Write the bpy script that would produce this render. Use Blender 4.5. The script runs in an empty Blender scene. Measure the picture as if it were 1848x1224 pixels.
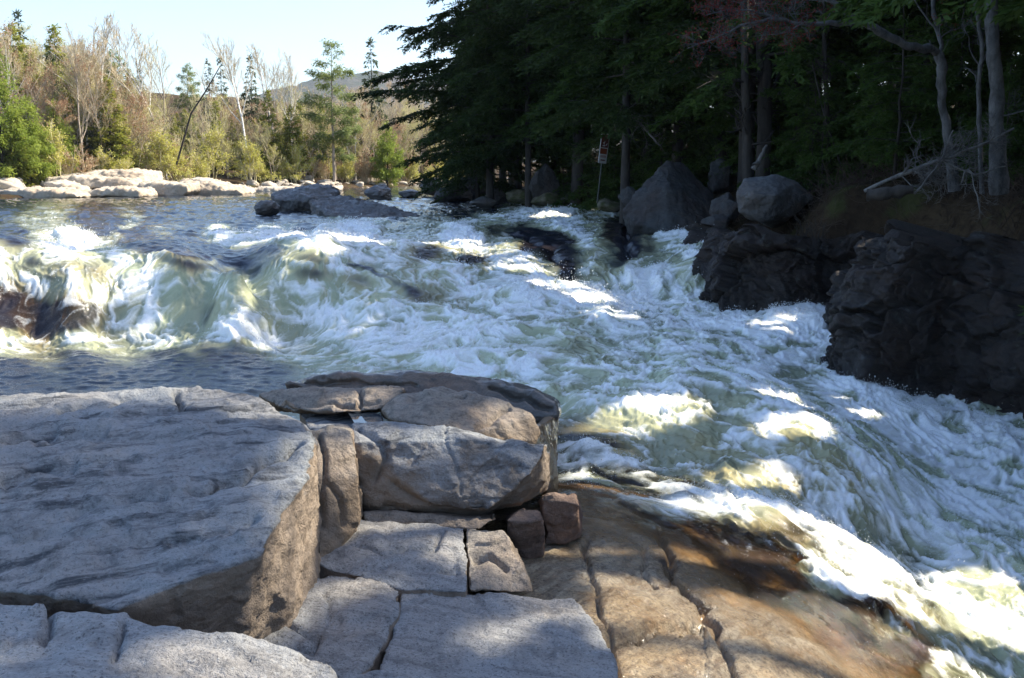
import bpy, bmesh, math, random
import numpy as np
from mathutils import Vector
random.seed(7)
RNG = np.random.default_rng(11)
SC = bpy.context.scene
COL = SC.collection
# ------------------------------------------------------------------ camera model
F = 1813.0                     # focal length in photograph pixels (1848 wide)
PITCH = math.atan((612 - 305) / F)
CAMZ = 1.9                     # eye height above the upper pool (z = 0)
cp, sp = math.cos(PITCH), math.sin(PITCH)

def ray(px, py):
    x = (px - 924.0) / F
    y = (612.0 - py) / F
    return np.array([x, cp + y * sp, -sp + y * cp])

def P(px, py, z):              # point of the level z seen at that place
    d = ray(px, py)
    t = (z - CAMZ) / d[2]
    return np.array([d[0] * t, d[1] * t, z])

def Q(px, py, D):              # point at ground distance D
    d = ray(px, py)
    t = D / d[1]
    return np.array([d[0] * t, D, CAMZ + d[2] * t])

def proj(V):                   # world -> photograph position, for measuring only
    V = np.asarray(V)
    x, y, z = V[..., 0], V[..., 1], V[..., 2] - CAMZ
    fw = y * cp - z * sp
    up = y * sp + z * cp
    fw = np.maximum(fw, 0.05)
    return 924 + F * x / fw, 612 - F * up / fw

# ------------------------------------------------------------------ noise
_g = np.random.default_rng(5)
_perm = np.concatenate([_g.permutation(256)] * 3)
_grad = _g.normal(size=(256, 3)); _grad /= np.linalg.norm(_grad, axis=1)[:, None]
_grad = _grad.astype(np.float32)

def perlin3(p):
    p = np.asarray(p, np.float32)
    i = np.floor(p).astype(np.int64); f = p - i
    i &= 255
    w = f * f * f * (f * (f * 6 - 15) + 10)
    out = 0
    for dx in (0, 1):
        wx = w[:, 0] if dx else 1 - w[:, 0]
        a = _perm[i[:, 0] + dx]
        for dy in (0, 1):
            wy = w[:, 1] if dy else 1 - w[:, 1]
            b = _perm[a + i[:, 1] + dy]
            for dz in (0, 1):
                wz = w[:, 2] if dz else 1 - w[:, 2]
                g = _grad[_perm[b + i[:, 2] + dz]]
                d = g[:, 0] * (f[:, 0] - dx) + g[:, 1] * (f[:, 1] - dy) + g[:, 2] * (f[:, 2] - dz)
                out = out + wx * wy * wz * d
    return out * 1.6

def fbm3(p, oct=4, lac=2.03, gain=0.5):
    a, s, o = 1.0, 1.0, 0
    for k in range(oct):
        o = o + a * perlin3(p * s + 17.3 * k)
        a *= gain; s *= lac
    return o

def worley3(p, jitter=0.9):    # F1, F2, cell id
    p = np.asarray(p, np.float32)
    i = np.floor(p).astype(np.int64)
    f1 = np.full(len(p), 9.0, np.float32); f2 = f1.copy(); cid = np.zeros(len(p), np.int64); rel = np.zeros_like(p)
    for dx in (-1, 0, 1):
        for dy in (-1, 0, 1):
            for dz in (-1, 0, 1):
                c = i + np.array([dx, dy, dz])
                h = _perm[_perm[_perm[c[:, 0] & 255] + (c[:, 1] & 255)] + (c[:, 2] & 255)]
                q = c + 0.5 + jitter * 0.45 * _grad[h]
                d = np.sqrt(((q - p) ** 2).sum(1))
                m = d < f1
                f2 = np.where(m, f1, np.minimum(f2, d))
                cid = np.where(m, h, cid); rel = np.where(m[:, None], p - q, rel)
                f1 = np.where(m, d, f1)
    return f1, f2, cid, rel

# tileable 2-D noise table: 32 cells on 1024 samples
def _mk_table(seed):
    r = np.random.default_rng(seed)
    n, c = 1024, 32
    ang = r.random((c, c)) * 2 * np.pi
    gx, gy = np.cos(ang), np.sin(ang)
    y, x = np.mgrid[0:n, 0:n] / (n / c)
    ix, iy = x.astype(int), y.astype(int)
    fx, fy = x - ix, y - iy
    u = fx ** 3 * (fx * (fx * 6 - 15) + 10); v = fy ** 3 * (fy * (fy * 6 - 15) + 10)
    def g(a, b, dx, dy):
        return gx[b % c, a % c] * (fx - dx) + gy[b % c, a % c] * (fy - dy)
    t = (g(ix, iy, 0, 0) * (1 - u) + g(ix + 1, iy, 1, 0) * u) * (1 - v) + \
        (g(ix, iy + 1, 0, 1) * (1 - u) + g(ix + 1, iy + 1, 1, 1) * u) * v
    return (t * 1.6).astype(np.float32)
_TAB = [_mk_table(s) for s in (1, 2, 3)]

def n2(x, y, s, k=0):          # looked-up perlin noise, scale s cells per metre
    t = _TAB[k]
    a = (np.asarray(x) * s + 7.7 * k + 500.0) * 32.0
    b = (np.asarray(y) * s + 3.1 * k + 500.0) * 32.0
    ia = np.floor(a).astype(np.int64); ib = np.floor(b).astype(np.int64)
    fa = (a - ia).astype(np.float32); fb = (b - ib).astype(np.float32)
    ia &= 1023; ib &= 1023
    ia1 = (ia + 1) & 1023; ib1 = (ib + 1) & 1023
    return (t[ib, ia] * (1 - fa) + t[ib, ia1] * fa) * (1 - fb) + (t[ib1, ia] * (1 - fa) + t[ib1, ia1] * fa) * fb

def fb2(x, y, s, oct=4, gain=0.5, k=0):
    o, a = 0, 1.0
    for q in range(oct):
        o = o + a * n2(x + 13.7 * q, y - 9.1 * q, s, (k + q) % 3)
        s *= 2.03; a *= gain
    return o

def sstep(a, b, x):
    t = np.clip((x - a) / (b - a), 0, 1)
    return t * t * (3 - 2 * t)

# ------------------------------------------------------------------ smooth interpolation of control points
class TPS:
    def __init__(self, xy, z, lam=1e-3):
        xy = np.asarray(xy, float); z = np.asarray(z, float)
        n = len(xy); self.c = xy
        d = np.linalg.norm(xy[:, None] - xy[None], axis=2)
        K = np.where(d > 0, d * d * np.log(d + 1e-12), 0) + lam * np.eye(n)
        Pm = np.hstack([np.ones((n, 1)), xy])
        A = np.block([[K, Pm], [Pm.T, np.zeros((3, 3))]])
        self.w = np.linalg.solve(A, np.concatenate([z, np.zeros(3)]))
    def __call__(self, q):
        q = np.asarray(q, float); out = np.empty(len(q))
        for s in range(0, len(q), 50000):
            c = q[s:s + 50000]
            d2 = ((c[:, None, :] - self.c[None]) ** 2).sum(2)
            out[s:s + 50000] = (0.5 * d2 * np.log(d2 + 1e-12)) @ self.w[:-3] + self.w[-3] + c @ self.w[-2:]
        return out

def idw(q, c, v, p=3.0, eps=1e-3):
    c = np.asarray(c, float); v = np.asarray(v, float); q = np.asarray(q, float)
    out = np.empty((len(q),) + v.shape[1:])
    for s in range(0, len(q), 50000):
        d2 = ((q[s:s + 50000, None, :] - c[None]) ** 2).sum(2) + eps
        w = d2 ** (-p / 2)
        w /= w.sum(1, keepdims=True)
        out[s:s + 50000] = w @ v
    return out

def polydist(px, py, pts):     # distance to a polyline and the running fraction along it
    px = np.asarray(px); py = np.asarray(py)
    best = np.full(px.shape, 1e9); frac = np.zeros(px.shape)
    pts = np.asarray(pts, float); n = len(pts) - 1
    for i in range(n):
        a, b = pts[i], pts[i + 1]; d = b - a
        t = np.clip(((px - a[0]) * d[0] + (py - a[1]) * d[1]) / max(d @ d, 1e-9), 0, 1)
        e = np.hypot(px - a[0] - t * d[0], py - a[1] - t * d[1])
        m = e < best
        best = np.where(m, e, best); frac = np.where(m, (i + t) / n, frac)
    return best, frac

# ------------------------------------------------------------------ meshes and tagging
def tag(o, label=None, cat=None, group=None, kind=None):
    if label: o['label'] = label
    if cat: o['category'] = cat
    if group: o['group'] = group
    if kind: o['kind'] = kind
    return o

def mesh_np(name, V, Fc, smooth=True, mats=None, midx=None):
    me = bpy.data.meshes.new(name)
    V = np.ascontiguousarray(V, np.float32); Fc = np.ascontiguousarray(Fc, np.int32)
    n, k = Fc.shape
    me.vertices.add(len(V)); me.vertices.foreach_set('co', V.ravel())
    me.loops.add(n * k); me.loops.foreach_set('vertex_index', Fc.ravel())
    me.polygons.add(n)
    me.polygons.foreach_set('loop_start', np.arange(0, n * k, k, dtype=np.int32))
    me.polygons.foreach_set('loop_total', np.full(n, k, np.int32))
    me.polygons.foreach_set('use_smooth', np.full(n, smooth, bool))
    for m in (mats or []): me.materials.append(m)
    if midx is not None: me.polygons.foreach_set('material_index', np.ascontiguousarray(midx, np.int32))
    me.update(calc_edges=True)
    me.validate()
    return me

def link(name, me, parent=None, loc=(0, 0, 0)):
    o = bpy.data.objects.new(name, me); COL.objects.link(o)
    o.location = loc
    if parent is not None: o.parent = parent
    return o

def empty(name, loc, rz=0.0):
    o = bpy.data.objects.new(name, None); COL.objects.link(o)
    o.location = loc; o.rotation_euler = (0, 0, rz); o.empty_display_size = 0.2
    return o

def copy_tree(o, parent=None):
    c = o.copy(); COL.objects.link(c)
    if parent is not None: c.parent = parent
    for ch in [q for q in o.children]:
        copy_tree(ch, c)
    return c

def fattr(me, name, v):
    a = me.attributes.new(name, 'FLOAT', 'POINT')
    a.data.foreach_set('value', np.ascontiguousarray(v, np.float32))

def grid_faces(nr, nc):
    i = np.arange(nr * nc).reshape(nr, nc)
    return np.stack([i[:-1, :-1], i[:-1, 1:], i[1:, 1:], i[1:, :-1]], -1).reshape(-1, 4)

def tubes(polys, n=5):
    """polys: list of (pts (k,3), radii (k,)) -> one mesh of open tapered tubes"""
    VV, FF, off = [], [], 0
    ang = np.arange(n) * 2 * np.pi / n
    ca, sa = np.cos(ang), np.sin(ang)
    for pts, r in polys:
        pts = np.asarray(pts, float); k = len(pts)
        t = np.empty_like(pts)
        t[1:-1] = pts[2:] - pts[:-2]; t[0] = pts[1] - pts[0]; t[-1] = pts[-1] - pts[-2]
        t /= np.linalg.norm(t, axis=1)[:, None] + 1e-9
        ref = np.array([0, 0, 1.0]) if abs(t[0, 2]) < 0.9 else np.array([1.0, 0, 0])
        u = np.cross(t, ref); u /= np.linalg.norm(u, axis=1)[:, None] + 1e-9
        w = np.cross(t, u)
        r = np.asarray(r, float)[:, None, None]
        ring = pts[:, None, :] + r * (u[:, None, :] * ca[None, :, None] + w[:, None, :] * sa[None, :, None])
        VV.append(ring.reshape(-1, 3))
        i = np.arange(k * n).reshape(k, n) + off
        j = np.roll(i, -1, axis=1)
        FF.append(np.stack([i[:-1], j[:-1], j[1:], i[1:]], -1).reshape(-1, 4))
        off += k * n
    return np.concatenate(VV), np.concatenate(FF)

# ------------------------------------------------------------------ materials
class NT:
    def __init__(self, name):
        self.m = bpy.data.materials.new(name); self.m.use_nodes = True
        self.t = self.m.node_tree; self.t.nodes.clear()
        self.out = self.t.nodes.new('ShaderNodeOutputMaterial')
    def n(self, typ, **kw):
        nd = self.t.nodes.new('ShaderNode' + typ)
        for k, v in kw.items():
            if k == 'inp':
                for a, b in v.items():
                    self.set(nd, a, b)
            else: setattr(nd, k, v)
        return nd
    def set(self, nd, a, b):
        if hasattr(b, 'is_linked') or isinstance(b, bpy.types.NodeSocket): self.t.links.new(b, nd.inputs[a])
        else: nd.inputs[a].default_value = b
    def mix(self, fac, a, b, typ='MIX'):
        nd = self.n('Mix', data_type='RGBA', blend_type=typ)
        for i, v in ((0, fac), (6, a), (7, b)):
            if isinstance(v, bpy.types.NodeSocket): self.t.links.new(v, nd.inputs[i])
            elif i == 0: nd.inputs[0].default_value = v
            else: nd.inputs[i].default_value = (*v, 1) if len(v) == 3 else v
        return nd.outputs[2]
    def math(self, op, a, b=0.0, c=0.0, clamp=False):
        nd = self.n('Math', operation=op, use_clamp=clamp)
        for i, v in ((0, a), (1, b), (2, c)):
            if isinstance(v, bpy.types.NodeSocket): self.t.links.new(v, nd.inputs[i])
            else: nd.inputs[i].default_value = v
        return nd.outputs[0]
    def ramp(self, fac, stops):
        nd = self.n('ValToRGB'); e = nd.color_ramp.elements
        while len(e) > 1: e.remove(e[-1])
        for i, (p, c) in enumerate(stops):
            x = e[0] if i == 0 else e.new(p)
            x.position = p; x.color = (c, c, c, 1) if not hasattr(c, '__len__') else (*c, 1)
        self.t.links.new(fac, nd.inputs[0])
        return nd.outputs[0]
    def noise(self, vec, scale, detail=4, rough=0.55, dist=0.0):
        nd = self.n('TexNoise', inp={'Scale': scale, 'Detail': detail, 'Roughness': rough, 'Distortion': dist})
        if vec is not None: self.t.links.new(vec, nd.inputs['Vector'])
        return nd.outputs[0]
    def coords(self, which='Object', scale=(1, 1, 1), rot=(0, 0, 0)):
        tc = self.n('TexCoord')
        mp = self.n('Mapping', vector_type='TEXTURE'); mp.inputs['Scale'].default_value = [1.0 / v for v in scale]; mp.inputs['Rotation'].default_value = rot
        self.t.links.new(tc.outputs[which], mp.inputs[0])
        return mp.outputs[0]
    def attr(self, name):
        return self.n('Attribute', attribute_name=name).outputs['Fac']
    def bump(self, h, strength=0.5, dist=0.02, prev=None):
        nd = self.n('Bump', inp={'Strength': strength, 'Distance': dist, 'Height': h})
        if prev is not None: self.t.links.new(prev, nd.inputs['Normal'])
        return nd.outputs[0]
    def finish(self, surf):
        self.t.links.new(surf, self.out.inputs[0]); return self.m

def rock_mat(name, base, dark, pink, streak_rot=(0, 0, 0), scale=1.0, rough=0.85, wet=0.0, speck=0.5,
             streaks=0.5, lichen=0.0, moss=0.0, side=None, lichen_col=(0.40, 0.43, 0.36)):
    t = NT(name)
    co = t.coords('Object', (scale,) * 3)
    st = t.coords('Object', (scale * 1.2, scale * 9, scale * 9), streak_rot)
    big = t.noise(co, 1.1, 5, 0.6)
    c = t.mix(t.ramp(big, [(0.38, 0.0), (0.66, 1.0)]), base, pink)
    s1 = t.noise(st, 1.3, 6, 0.68, 0.4)
    c = t.mix(t.math('MULTIPLY', t.ramp(s1, [(0.50, 0.0), (0.64, 1.0)]), streaks), c, dark)
    blot = t.noise(co, 4.5, 7, 0.72, 0.5)
    c = t.mix(t.math('MULTIPLY', t.ramp(blot, [(0.50, 0.0), (0.68, 0.8)]), 0.8), c, dark)
    sp = t.noise(co, 58, 3, 0.75)
    c = t.mix(t.math('MULTIPLY', t.ramp(sp, [(0.53, 0.0), (0.66, 1.0)]), speck), c, tuple(x * 0.32 for x in dark))
    sp2 = t.noise(co, 33, 2, 0.6)
    c = t.mix(t.math('MULTIPLY', t.ramp(sp2, [(0.58, 0.0), (0.72, 1.0)]), speck * 0.6), c, tuple(min(1, x * 1.5) for x in base))
    if lichen:
        l = t.noise(co, 3.2, 6, 0.7, 0.3)
        c = t.mix(t.math('MULTIPLY', t.ramp(l, [(0.60, 0.0), (0.66, 1.0)]), lichen), c, lichen_col)
    if moss:
        l = t.noise(co, 1.6, 6, 0.65, 0.3)
        c = t.mix(t.math('MULTIPLY', t.ramp(l, [(0.45, 0.0), (0.56, 1.0)]), moss), c, (0.055, 0.065, 0.012))
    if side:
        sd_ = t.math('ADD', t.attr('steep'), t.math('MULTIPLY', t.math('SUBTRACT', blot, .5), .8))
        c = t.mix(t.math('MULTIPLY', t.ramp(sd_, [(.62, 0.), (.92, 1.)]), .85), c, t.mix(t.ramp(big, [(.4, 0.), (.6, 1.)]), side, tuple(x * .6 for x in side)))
    b = t.n('BsdfPrincipled')
    t.set(b, 'Base Color', c)
    t.set(b, 'Roughness', t.math('ADD', rough - 0.12, t.math('MULTIPLY', blot, 0.24), clamp=True))
    if wet:
        b.inputs['Coat Weight'].default_value = wet; b.inputs['Coat Roughness'].default_value = 0.12
    h = t.math('ADD', t.math('MULTIPLY', s1, 0.45), t.math('ADD', t.math('MULTIPLY', blot, 0.6), t.math('MULTIPLY', sp, 0.22)))
    fine = t.noise(co, 16, 6, 0.7)
    h = t.math('ADD', h, t.math('MULTIPLY', fine, 0.6))
    t.set(b, 'Normal', t.bump(h, 1.0, 0.045 / scale))
    return t.finish(b.outputs[0])

# ------------------------------------------------------------------ rock building
DG = lambda: bpy.context.evaluated_depsgraph_get()
def hull_mesh(hulls):
    bm = bmesh.new()
    for pts in hulls:
        vs = [bm.verts.new(Vector(p)) for p in pts]
        r = bmesh.ops.convex_hull(bm, input=vs)
        junk = [g for g in set(r['geom_interior'] + r['geom_unused']) if isinstance(g, bmesh.types.BMVert)]
        if junk: bmesh.ops.delete(bm, geom=junk, context='VERTS')
    bmesh.ops.recalc_face_normals(bm, faces=bm.faces)
    me = bpy.data.meshes.new('hull'); bm.to_mesh(me); bm.free()
    return me

def rock(name, hulls, mat, voxel=0.02, smooth=6, amp=0.04, freq=1.2, fine=0.006, strata=0.0, sdir=(0, 0, 1), sfreq=6.0,
         cracks=(), facet=.010, warp=.022, blocky=0.0, seed=0.0, origin=None):
    me = hull_mesh(hulls)
    tmp = bpy.data.objects.new('tmp', me); COL.objects.link(tmp)
    m = tmp.modifiers.new('r', 'REMESH'); m.mode = 'VOXEL'; m.voxel_size = voxel
    if smooth:
        s = tmp.modifiers.new('s', 'SMOOTH'); s.factor = 0.5; s.iterations = smooth
    ev = tmp.evaluated_get(DG())
    m2 = bpy.data.meshes.new_from_object(ev)
    bpy.data.objects.remove(tmp); bpy.data.meshes.remove(me)
    n = len(m2.vertices)
    V = np.empty(n * 3, np.float32); m2.vertices.foreach_get('co', V); V = V.reshape(-1, 3)
    N = np.empty(n * 3, np.float32); m2.vertex_normals.foreach_get('vector', N); N = N.reshape(-1, 3)
    nv = lambda s, o: np.stack([fbm3(V * s + o, 2), fbm3(V * s + o + 19, 2), fbm3(V * s + o + 43, 2)], 1)
    V = V + warp * nv(1.7, 3.0) + .45 * warp * nv(5.0, 7.0)
    q = V + seed
    d = amp * fbm3(q * freq, 4) + amp * 0.5 * (np.abs(fbm3(q * freq * 2.3 + 5, 3)) - 0.3)
    if fine: d = d + fine * fbm3(q * 9, 4, gain=0.6)
    if strata:
        a = np.array(sdir, float); a /= np.linalg.norm(a)
        h = q @ a
        w = fbm3(q * 0.9, 3)
        cc = np.stack([h * sfreq + 0.9 * w, (q[:, 0] - q[:, 1]) * 0.9, (q[:, 0] + q[:, 1]) * 0.7], 1)
        s = perlin3(cc) + 0.5 * perlin3(cc * 2.1)
        d = d + strata * (1.0 - np.abs(s) * 1.6) * (.25 + .75 * np.clip(N[:, 2] * 1.4, 0, 1))
    if facet:
        w_ = q + .06 * fbm3(q * 4, 3)[:, None]
        for sc_, am_ in ((3.2, 1.6), (8.5, .55)):
            f1, f2, cid, rel = worley3(w_ * [sc_, sc_, sc_ * 1.6]); d = d + facet * am_ * (rel * _grad[cid]).sum(1)
    if blocky:
        f1, f2, cid, rel = worley3(q * 1.3 + 0.25 * fbm3(q * 2, 2)[:, None])
        d = d + blocky * ((cid % 16) / 16.0 - 0.5) - blocky * 0.8 * (1 - sstep(0.0, 0.12, f2 - f1))
    V2 = V + N * d[:, None]
    if cracks:
        qx, qy = proj(V)
        for pl, wdt, dep in cracks:
            jx = qx + 9 * perlin3(q * 5.0) ; jy = qy + 9 * perlin3(q * 5.0 + 31)
            e, fr = polydist(jx, jy, pl)
            k = np.exp(-np.abs(e / wdt) ** 1.5) * dep * 1.6 * sstep(0, 0.06, fr) * sstep(0, 0.06, 1 - fr)
            V2 = V2 - N * k[:, None]
    org = V2.mean(0) if origin is None else np.asarray(origin, float)
    org = np.array([org[0], org[1], V2[:, 2].min()]) if origin is None else org
    m2.vertices.foreach_set('co', np.ascontiguousarray(V2 - org, np.float32).ravel())
    m2.polygons.foreach_set('use_smooth', np.ones(len(m2.polygons), bool))
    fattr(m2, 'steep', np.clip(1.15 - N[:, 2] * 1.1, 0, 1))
    m2.materials.clear(); m2.materials.append(mat)
    m2.name = name; m2.update()
    return link(name, m2, None, tuple(org))

def drop(top, zb, grow=0.0):   # closed prism-like point set from a top outline
    top = [np.asarray(p, float) for p in top]
    c = sum(top) / len(top)
    bot = []
    for p in top:
        b = p + (p - c) * grow; bot.append(np.array([b[0], b[1], zb]))
    return list(top) + bot
# ================================================================== light, sky, camera
SUN_AZ, SUN_EL = math.radians(68), math.radians(44)       # bearing from straight ahead towards the right, height
sd = Vector((math.sin(SUN_AZ) * math.cos(SUN_EL), math.cos(SUN_AZ) * math.cos(SUN_EL), math.sin(SUN_EL)))
# ================================================================== foreground bedrock and loose blocks
def PP(l): return [P(*a) for a in l]
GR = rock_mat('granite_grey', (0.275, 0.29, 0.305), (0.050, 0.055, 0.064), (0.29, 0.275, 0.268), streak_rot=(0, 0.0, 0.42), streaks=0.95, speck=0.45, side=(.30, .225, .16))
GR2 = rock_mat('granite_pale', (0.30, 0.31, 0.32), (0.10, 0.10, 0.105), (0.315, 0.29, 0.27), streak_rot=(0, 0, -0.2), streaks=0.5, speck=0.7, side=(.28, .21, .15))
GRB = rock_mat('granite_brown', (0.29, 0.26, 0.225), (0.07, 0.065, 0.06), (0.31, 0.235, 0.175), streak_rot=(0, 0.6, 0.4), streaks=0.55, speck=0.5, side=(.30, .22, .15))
GRR = rock_mat('granite_ruddy', (0.20, 0.145, 0.115), (0.065, 0.05, 0.047), (0.24, 0.14, 0.095), streaks=0.4, speck=0.5)
GWET = rock_mat('granite_wet', (0.12, 0.105, 0.09), (0.035, 0.033, 0.03), (0.20, 0.11, 0.06), streak_rot=(0, 0, 0.2), streaks=0.6, rough=0.35, wet=0.8)
RTAG = {}
def R(name, label, *a, cat='rock', group=None, **k):
    o = rock(name, *a, **k); tag(o, label, cat, group); return o

# --- great sloping boulder at the left
top = PP([(-260, 765, .42), (0, 726, .42), (150, 709, .45), (295, 703, .45), (312, 712, .43), (400, 703, .42), (470, 724, .36), (545, 760, .28), (560, 800, .21),
          (553, 860, .14), (525, 910, .08), (492, 962, .03), (474, 1003, -.02), (388, 1036, -.08), (325, 1068, -.12), (215, 1098, -.14), (60, 1052, -.10), (-260, 1040, -.05)])
low = PP([(580, 1030, -.66), (512, 1088, -.68), (398, 1114, -.70), (330, 1135, -.72)]) + \
      [np.array([p[0], p[1], -1.25]) for p in top[:9]] + [np.array([p[0], p[1] + .5, -1.2]) for p in top[14:]]
low += PP([(600, 850, -.4)])
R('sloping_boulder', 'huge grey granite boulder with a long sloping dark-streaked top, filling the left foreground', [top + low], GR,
  voxel=.016, smooth=3, amp=.028, freq=1.3, fine=.011, strata=.030, sdir=(-.30, .75, .50), sfreq=6.0,
  cracks=[([(560, 800), (490, 825), (440, 860), (400, 872), (380, 882), (330, 892)], 6, .07), ([(318, 708), (328, 735), (325, 750)], 5, .06),
          ([(60, 800), (120, 790), (200, 782)], 9, .04), ([(0, 880), (60, 850), (140, 838)], 9, .06), ([(120, 945), (220, 905), (300, 890)], 8, .035),
          ([(0, 800), (30, 790), (110, 770)], 7, .045), ([(100, 750), (170, 735), (240, 722)], 5, .04), ([(300, 985), (380, 960), (470, 935)], 10, .03)])
# wedge below it
R('wedge_rock', 'smooth grey wedge tucked under the front of the huge sloping boulder',
  [PP([(250, 1085, -.16), (330, 1050, -.14), (388, 1037, -.14), (386, 1085, -.42), (345, 1132, -.5), (250, 1135, -.35)]) +
   PP([(390, 1115, -.72), (300, 1000, -.6), (260, 1060, -.7)])], GR, voxel=.014, smooth=6, amp=.012, fine=.004)
# --- sunlit upright block
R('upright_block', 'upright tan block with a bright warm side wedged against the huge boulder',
  [PP([(562, 772, .12), (600, 766, .12), (632, 775, .10), (640, 800, .04), (648, 860, -.15), (652, 935, -.45), (645, 960, -.55), (610, 1000, -.62), (578, 1030, -.68),
       (575, 860, -.10), (570, 800, .06), (545, 775, .1)]) + PP([(560, 790, -.4), (640, 780, -.5), (530, 950, -.6), (640, 940, -.75)])],
  GRB, voxel=.014, smooth=5, amp=.016, fine=.005, strata=.008, sdir=(1, .2, .1), sfreq=9,
  cracks=[([(575, 775), (585, 830), (582, 900), (590, 960)], 4, .05), ([(590, 870), (615, 900), (628, 960)], 4, .03)])
# --- front ledge
top = PP([(-260, 1078, -.10), (0, 1088, -.10), (100, 1103, -.10), (180, 1118, -.10), (240, 1128, -.10), (330, 1132, -.10), (430, 1143, -.12), (530, 1168, -.15), (600, 1196, -.2),
          (617, 1224, -.25), (610, 1420, -.3), (-260, 1420, -.1)])
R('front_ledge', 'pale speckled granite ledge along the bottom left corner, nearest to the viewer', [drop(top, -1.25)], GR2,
  voxel=.016, smooth=4, amp=.024, freq=1.5, fine=.009,
  cracks=[([(88, 1100), (92, 1135), (70, 1160)], 5, .05), ([(215, 1120), (218, 1150), (205, 1190)], 4, .035)])
R('edge_rock', 'small rounded pale rock cut off by the bottom edge, right of the front ledge',
  [drop(PP([(618, 1212, -.34), (700, 1204, -.33), (800, 1214, -.36), (860, 1250, -.42), (840, 1420, -.42), (620, 1420, -.4)]), -1.2)], GR2, voxel=.016, smooth=6, amp=.012, fine=.004)
# --- low slabs
R('low_slab', 'low grey slab with a curled edge between the huge boulder and the big flat slab',
  [drop(PP([(300, 1160, -.70), (395, 1095, -.67), (520, 1085, -.65), (600, 1030, -.62), (660, 1040, -.64), (722, 1066, -.66), (717, 1112, -.70), (692, 1170, -.73), (672, 1206, -.75),
             (600, 1300, -.75), (350, 1300, -.72)]), -1.3)], GR2, voxel=.016, smooth=3, amp=.026, fine=.008, strata=.010, sfreq=14,
  cracks=[([(480, 1100), (540, 1140), (575, 1145), (560, 1170), (530, 1160)], 4, .04), ([(580, 1060), (600, 1090), (590, 1130)], 3, .02)])
R('flat_slab', 'big flat blue-grey slab with a clean right edge at the bottom centre',
  [drop(PP([(724, 1069, -.72), (830, 1067, -.72), (940, 1071, -.74), (1030, 1081, -.78), (1066, 1112, -.80), (1092, 1152, -.82), (1114, 1202, -.84), (1130, 1300, -.86),
            (670, 1300, -.77), (688, 1205, -.755), (718, 1115, -.73)]), -1.35, .02)], GR2, voxel=.016, smooth=3, amp=.022, fine=.007,
  cracks=[([(855, 1072), (870, 1110), (880, 1150)], 4, .012)])
R('step_slab', 'fissured tan-grey slab forming a step below the sloping centre block',
  [drop(PP([(560, 1010, -.60), (645, 945, -.57), (730, 943, -.55), (838, 949, -.565), (848, 1000, -.62), (842, 1066, -.70), (740, 1068, -.70), (650, 1044, -.67), (600, 1030, -.64)]), -1.3)],
  GR2, voxel=.014, smooth=3, amp=.026, fine=.007, strata=.012, sdir=(.3, .4, .8), sfreq=10,
  cracks=[([(640, 985), (700, 1000), (780, 985), (800, 955)], 4, .03), ([(650, 1030), (720, 1010), (790, 1030), (835, 1025)], 4, .02)])
R('step_block', 'chipped pale block standing at the outer end of the fissured step slab',
  [PP([(843, 952, -.55), (912, 957, -.55), (926, 985, -.59), (930, 1010, -.66), (932, 1036, -.93), (955, 1060, -.76), (965, 1072, -.80), (843, 1068, -.72)]) +
   PP([(843, 960, -1.2), (920, 980, -1.2), (940, 1040, -1.2), (843, 1040, -1.2)])], GRB, voxel=.013, smooth=4, amp=.016, fine=.005,
  cracks=[([(845, 1010), (880, 1000), (925, 1030)], 4, .04)])
# --- centre block and the ridges behind
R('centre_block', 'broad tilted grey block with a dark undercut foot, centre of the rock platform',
  [PP([(632, 768, .02), (700, 760, .04), (770, 767, .03), (860, 790, -.04), (940, 796, -.09), (988, 797, -.12), (975, 830, -.22), (960, 860, -.32), (935, 895, -.46), (880, 925, -.54),
       (780, 918, -.50), (700, 880, -.36), (655, 905, -.47), (645, 860, -.28), (636, 800, -.04)]) +
   PP([(990, 885, -.6), (700, 915, -.62), (860, 935, -.66), (655, 925, -.6), (985, 870, -1.1), (800, 900, -1.1), (660, 900, -1.1)])],
  GR, voxel=.014, smooth=3, amp=.030, fine=.009, strata=.010, sdir=(.2, .3, .9), sfreq=9,
  cracks=[([(700, 870), (760, 905), (830, 922), (880, 920)], 6, .03), ([(640, 770), (690, 800), (700, 830), (670, 880)], 5, .03), ([(800, 770), (820, 830), (830, 900)], 2.5, .012)])
R('undercut_block', 'dark flat block in shadow under the tilted centre block',
  [PP([(655, 925, -.52), (760, 925, -.56), (870, 935, -.58), (900, 935, -.6), (870, 955, -.64), (760, 955, -.64), (660, 948, -.6)]) + PP([(660, 900, -.9), (880, 900, -.9), (760, 940, -.9)])],
  GRB, voxel=.013, smooth=4, amp=.012, fine=.004)
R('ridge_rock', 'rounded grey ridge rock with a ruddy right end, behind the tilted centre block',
  [PP([(690, 742, -.02), (720, 718, .07), (790, 702, .12), (860, 712, .08), (915, 732, .0), (958, 755, -.08), (972, 782, -.20), (962, 802, -.27), (900, 803, -.22), (850, 776, -.06),
       (780, 768, -.01), (700, 757, -.02)]) + PP([(940, 745, -.2), (800, 715, -.3), (700, 740, -.5), (960, 790, -.7), (860, 770, -.6)])],
  GRB, voxel=.015, smooth=3, amp=.042, freq=1.6, fine=.006, strata=.01, sdir=(.8, .1, .4), sfreq=7,
  cracks=[([(860, 775), (900, 750), (920, 735)], 4, .04), ([(730, 730), (780, 715), (840, 712)], 4, .02)])
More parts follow.
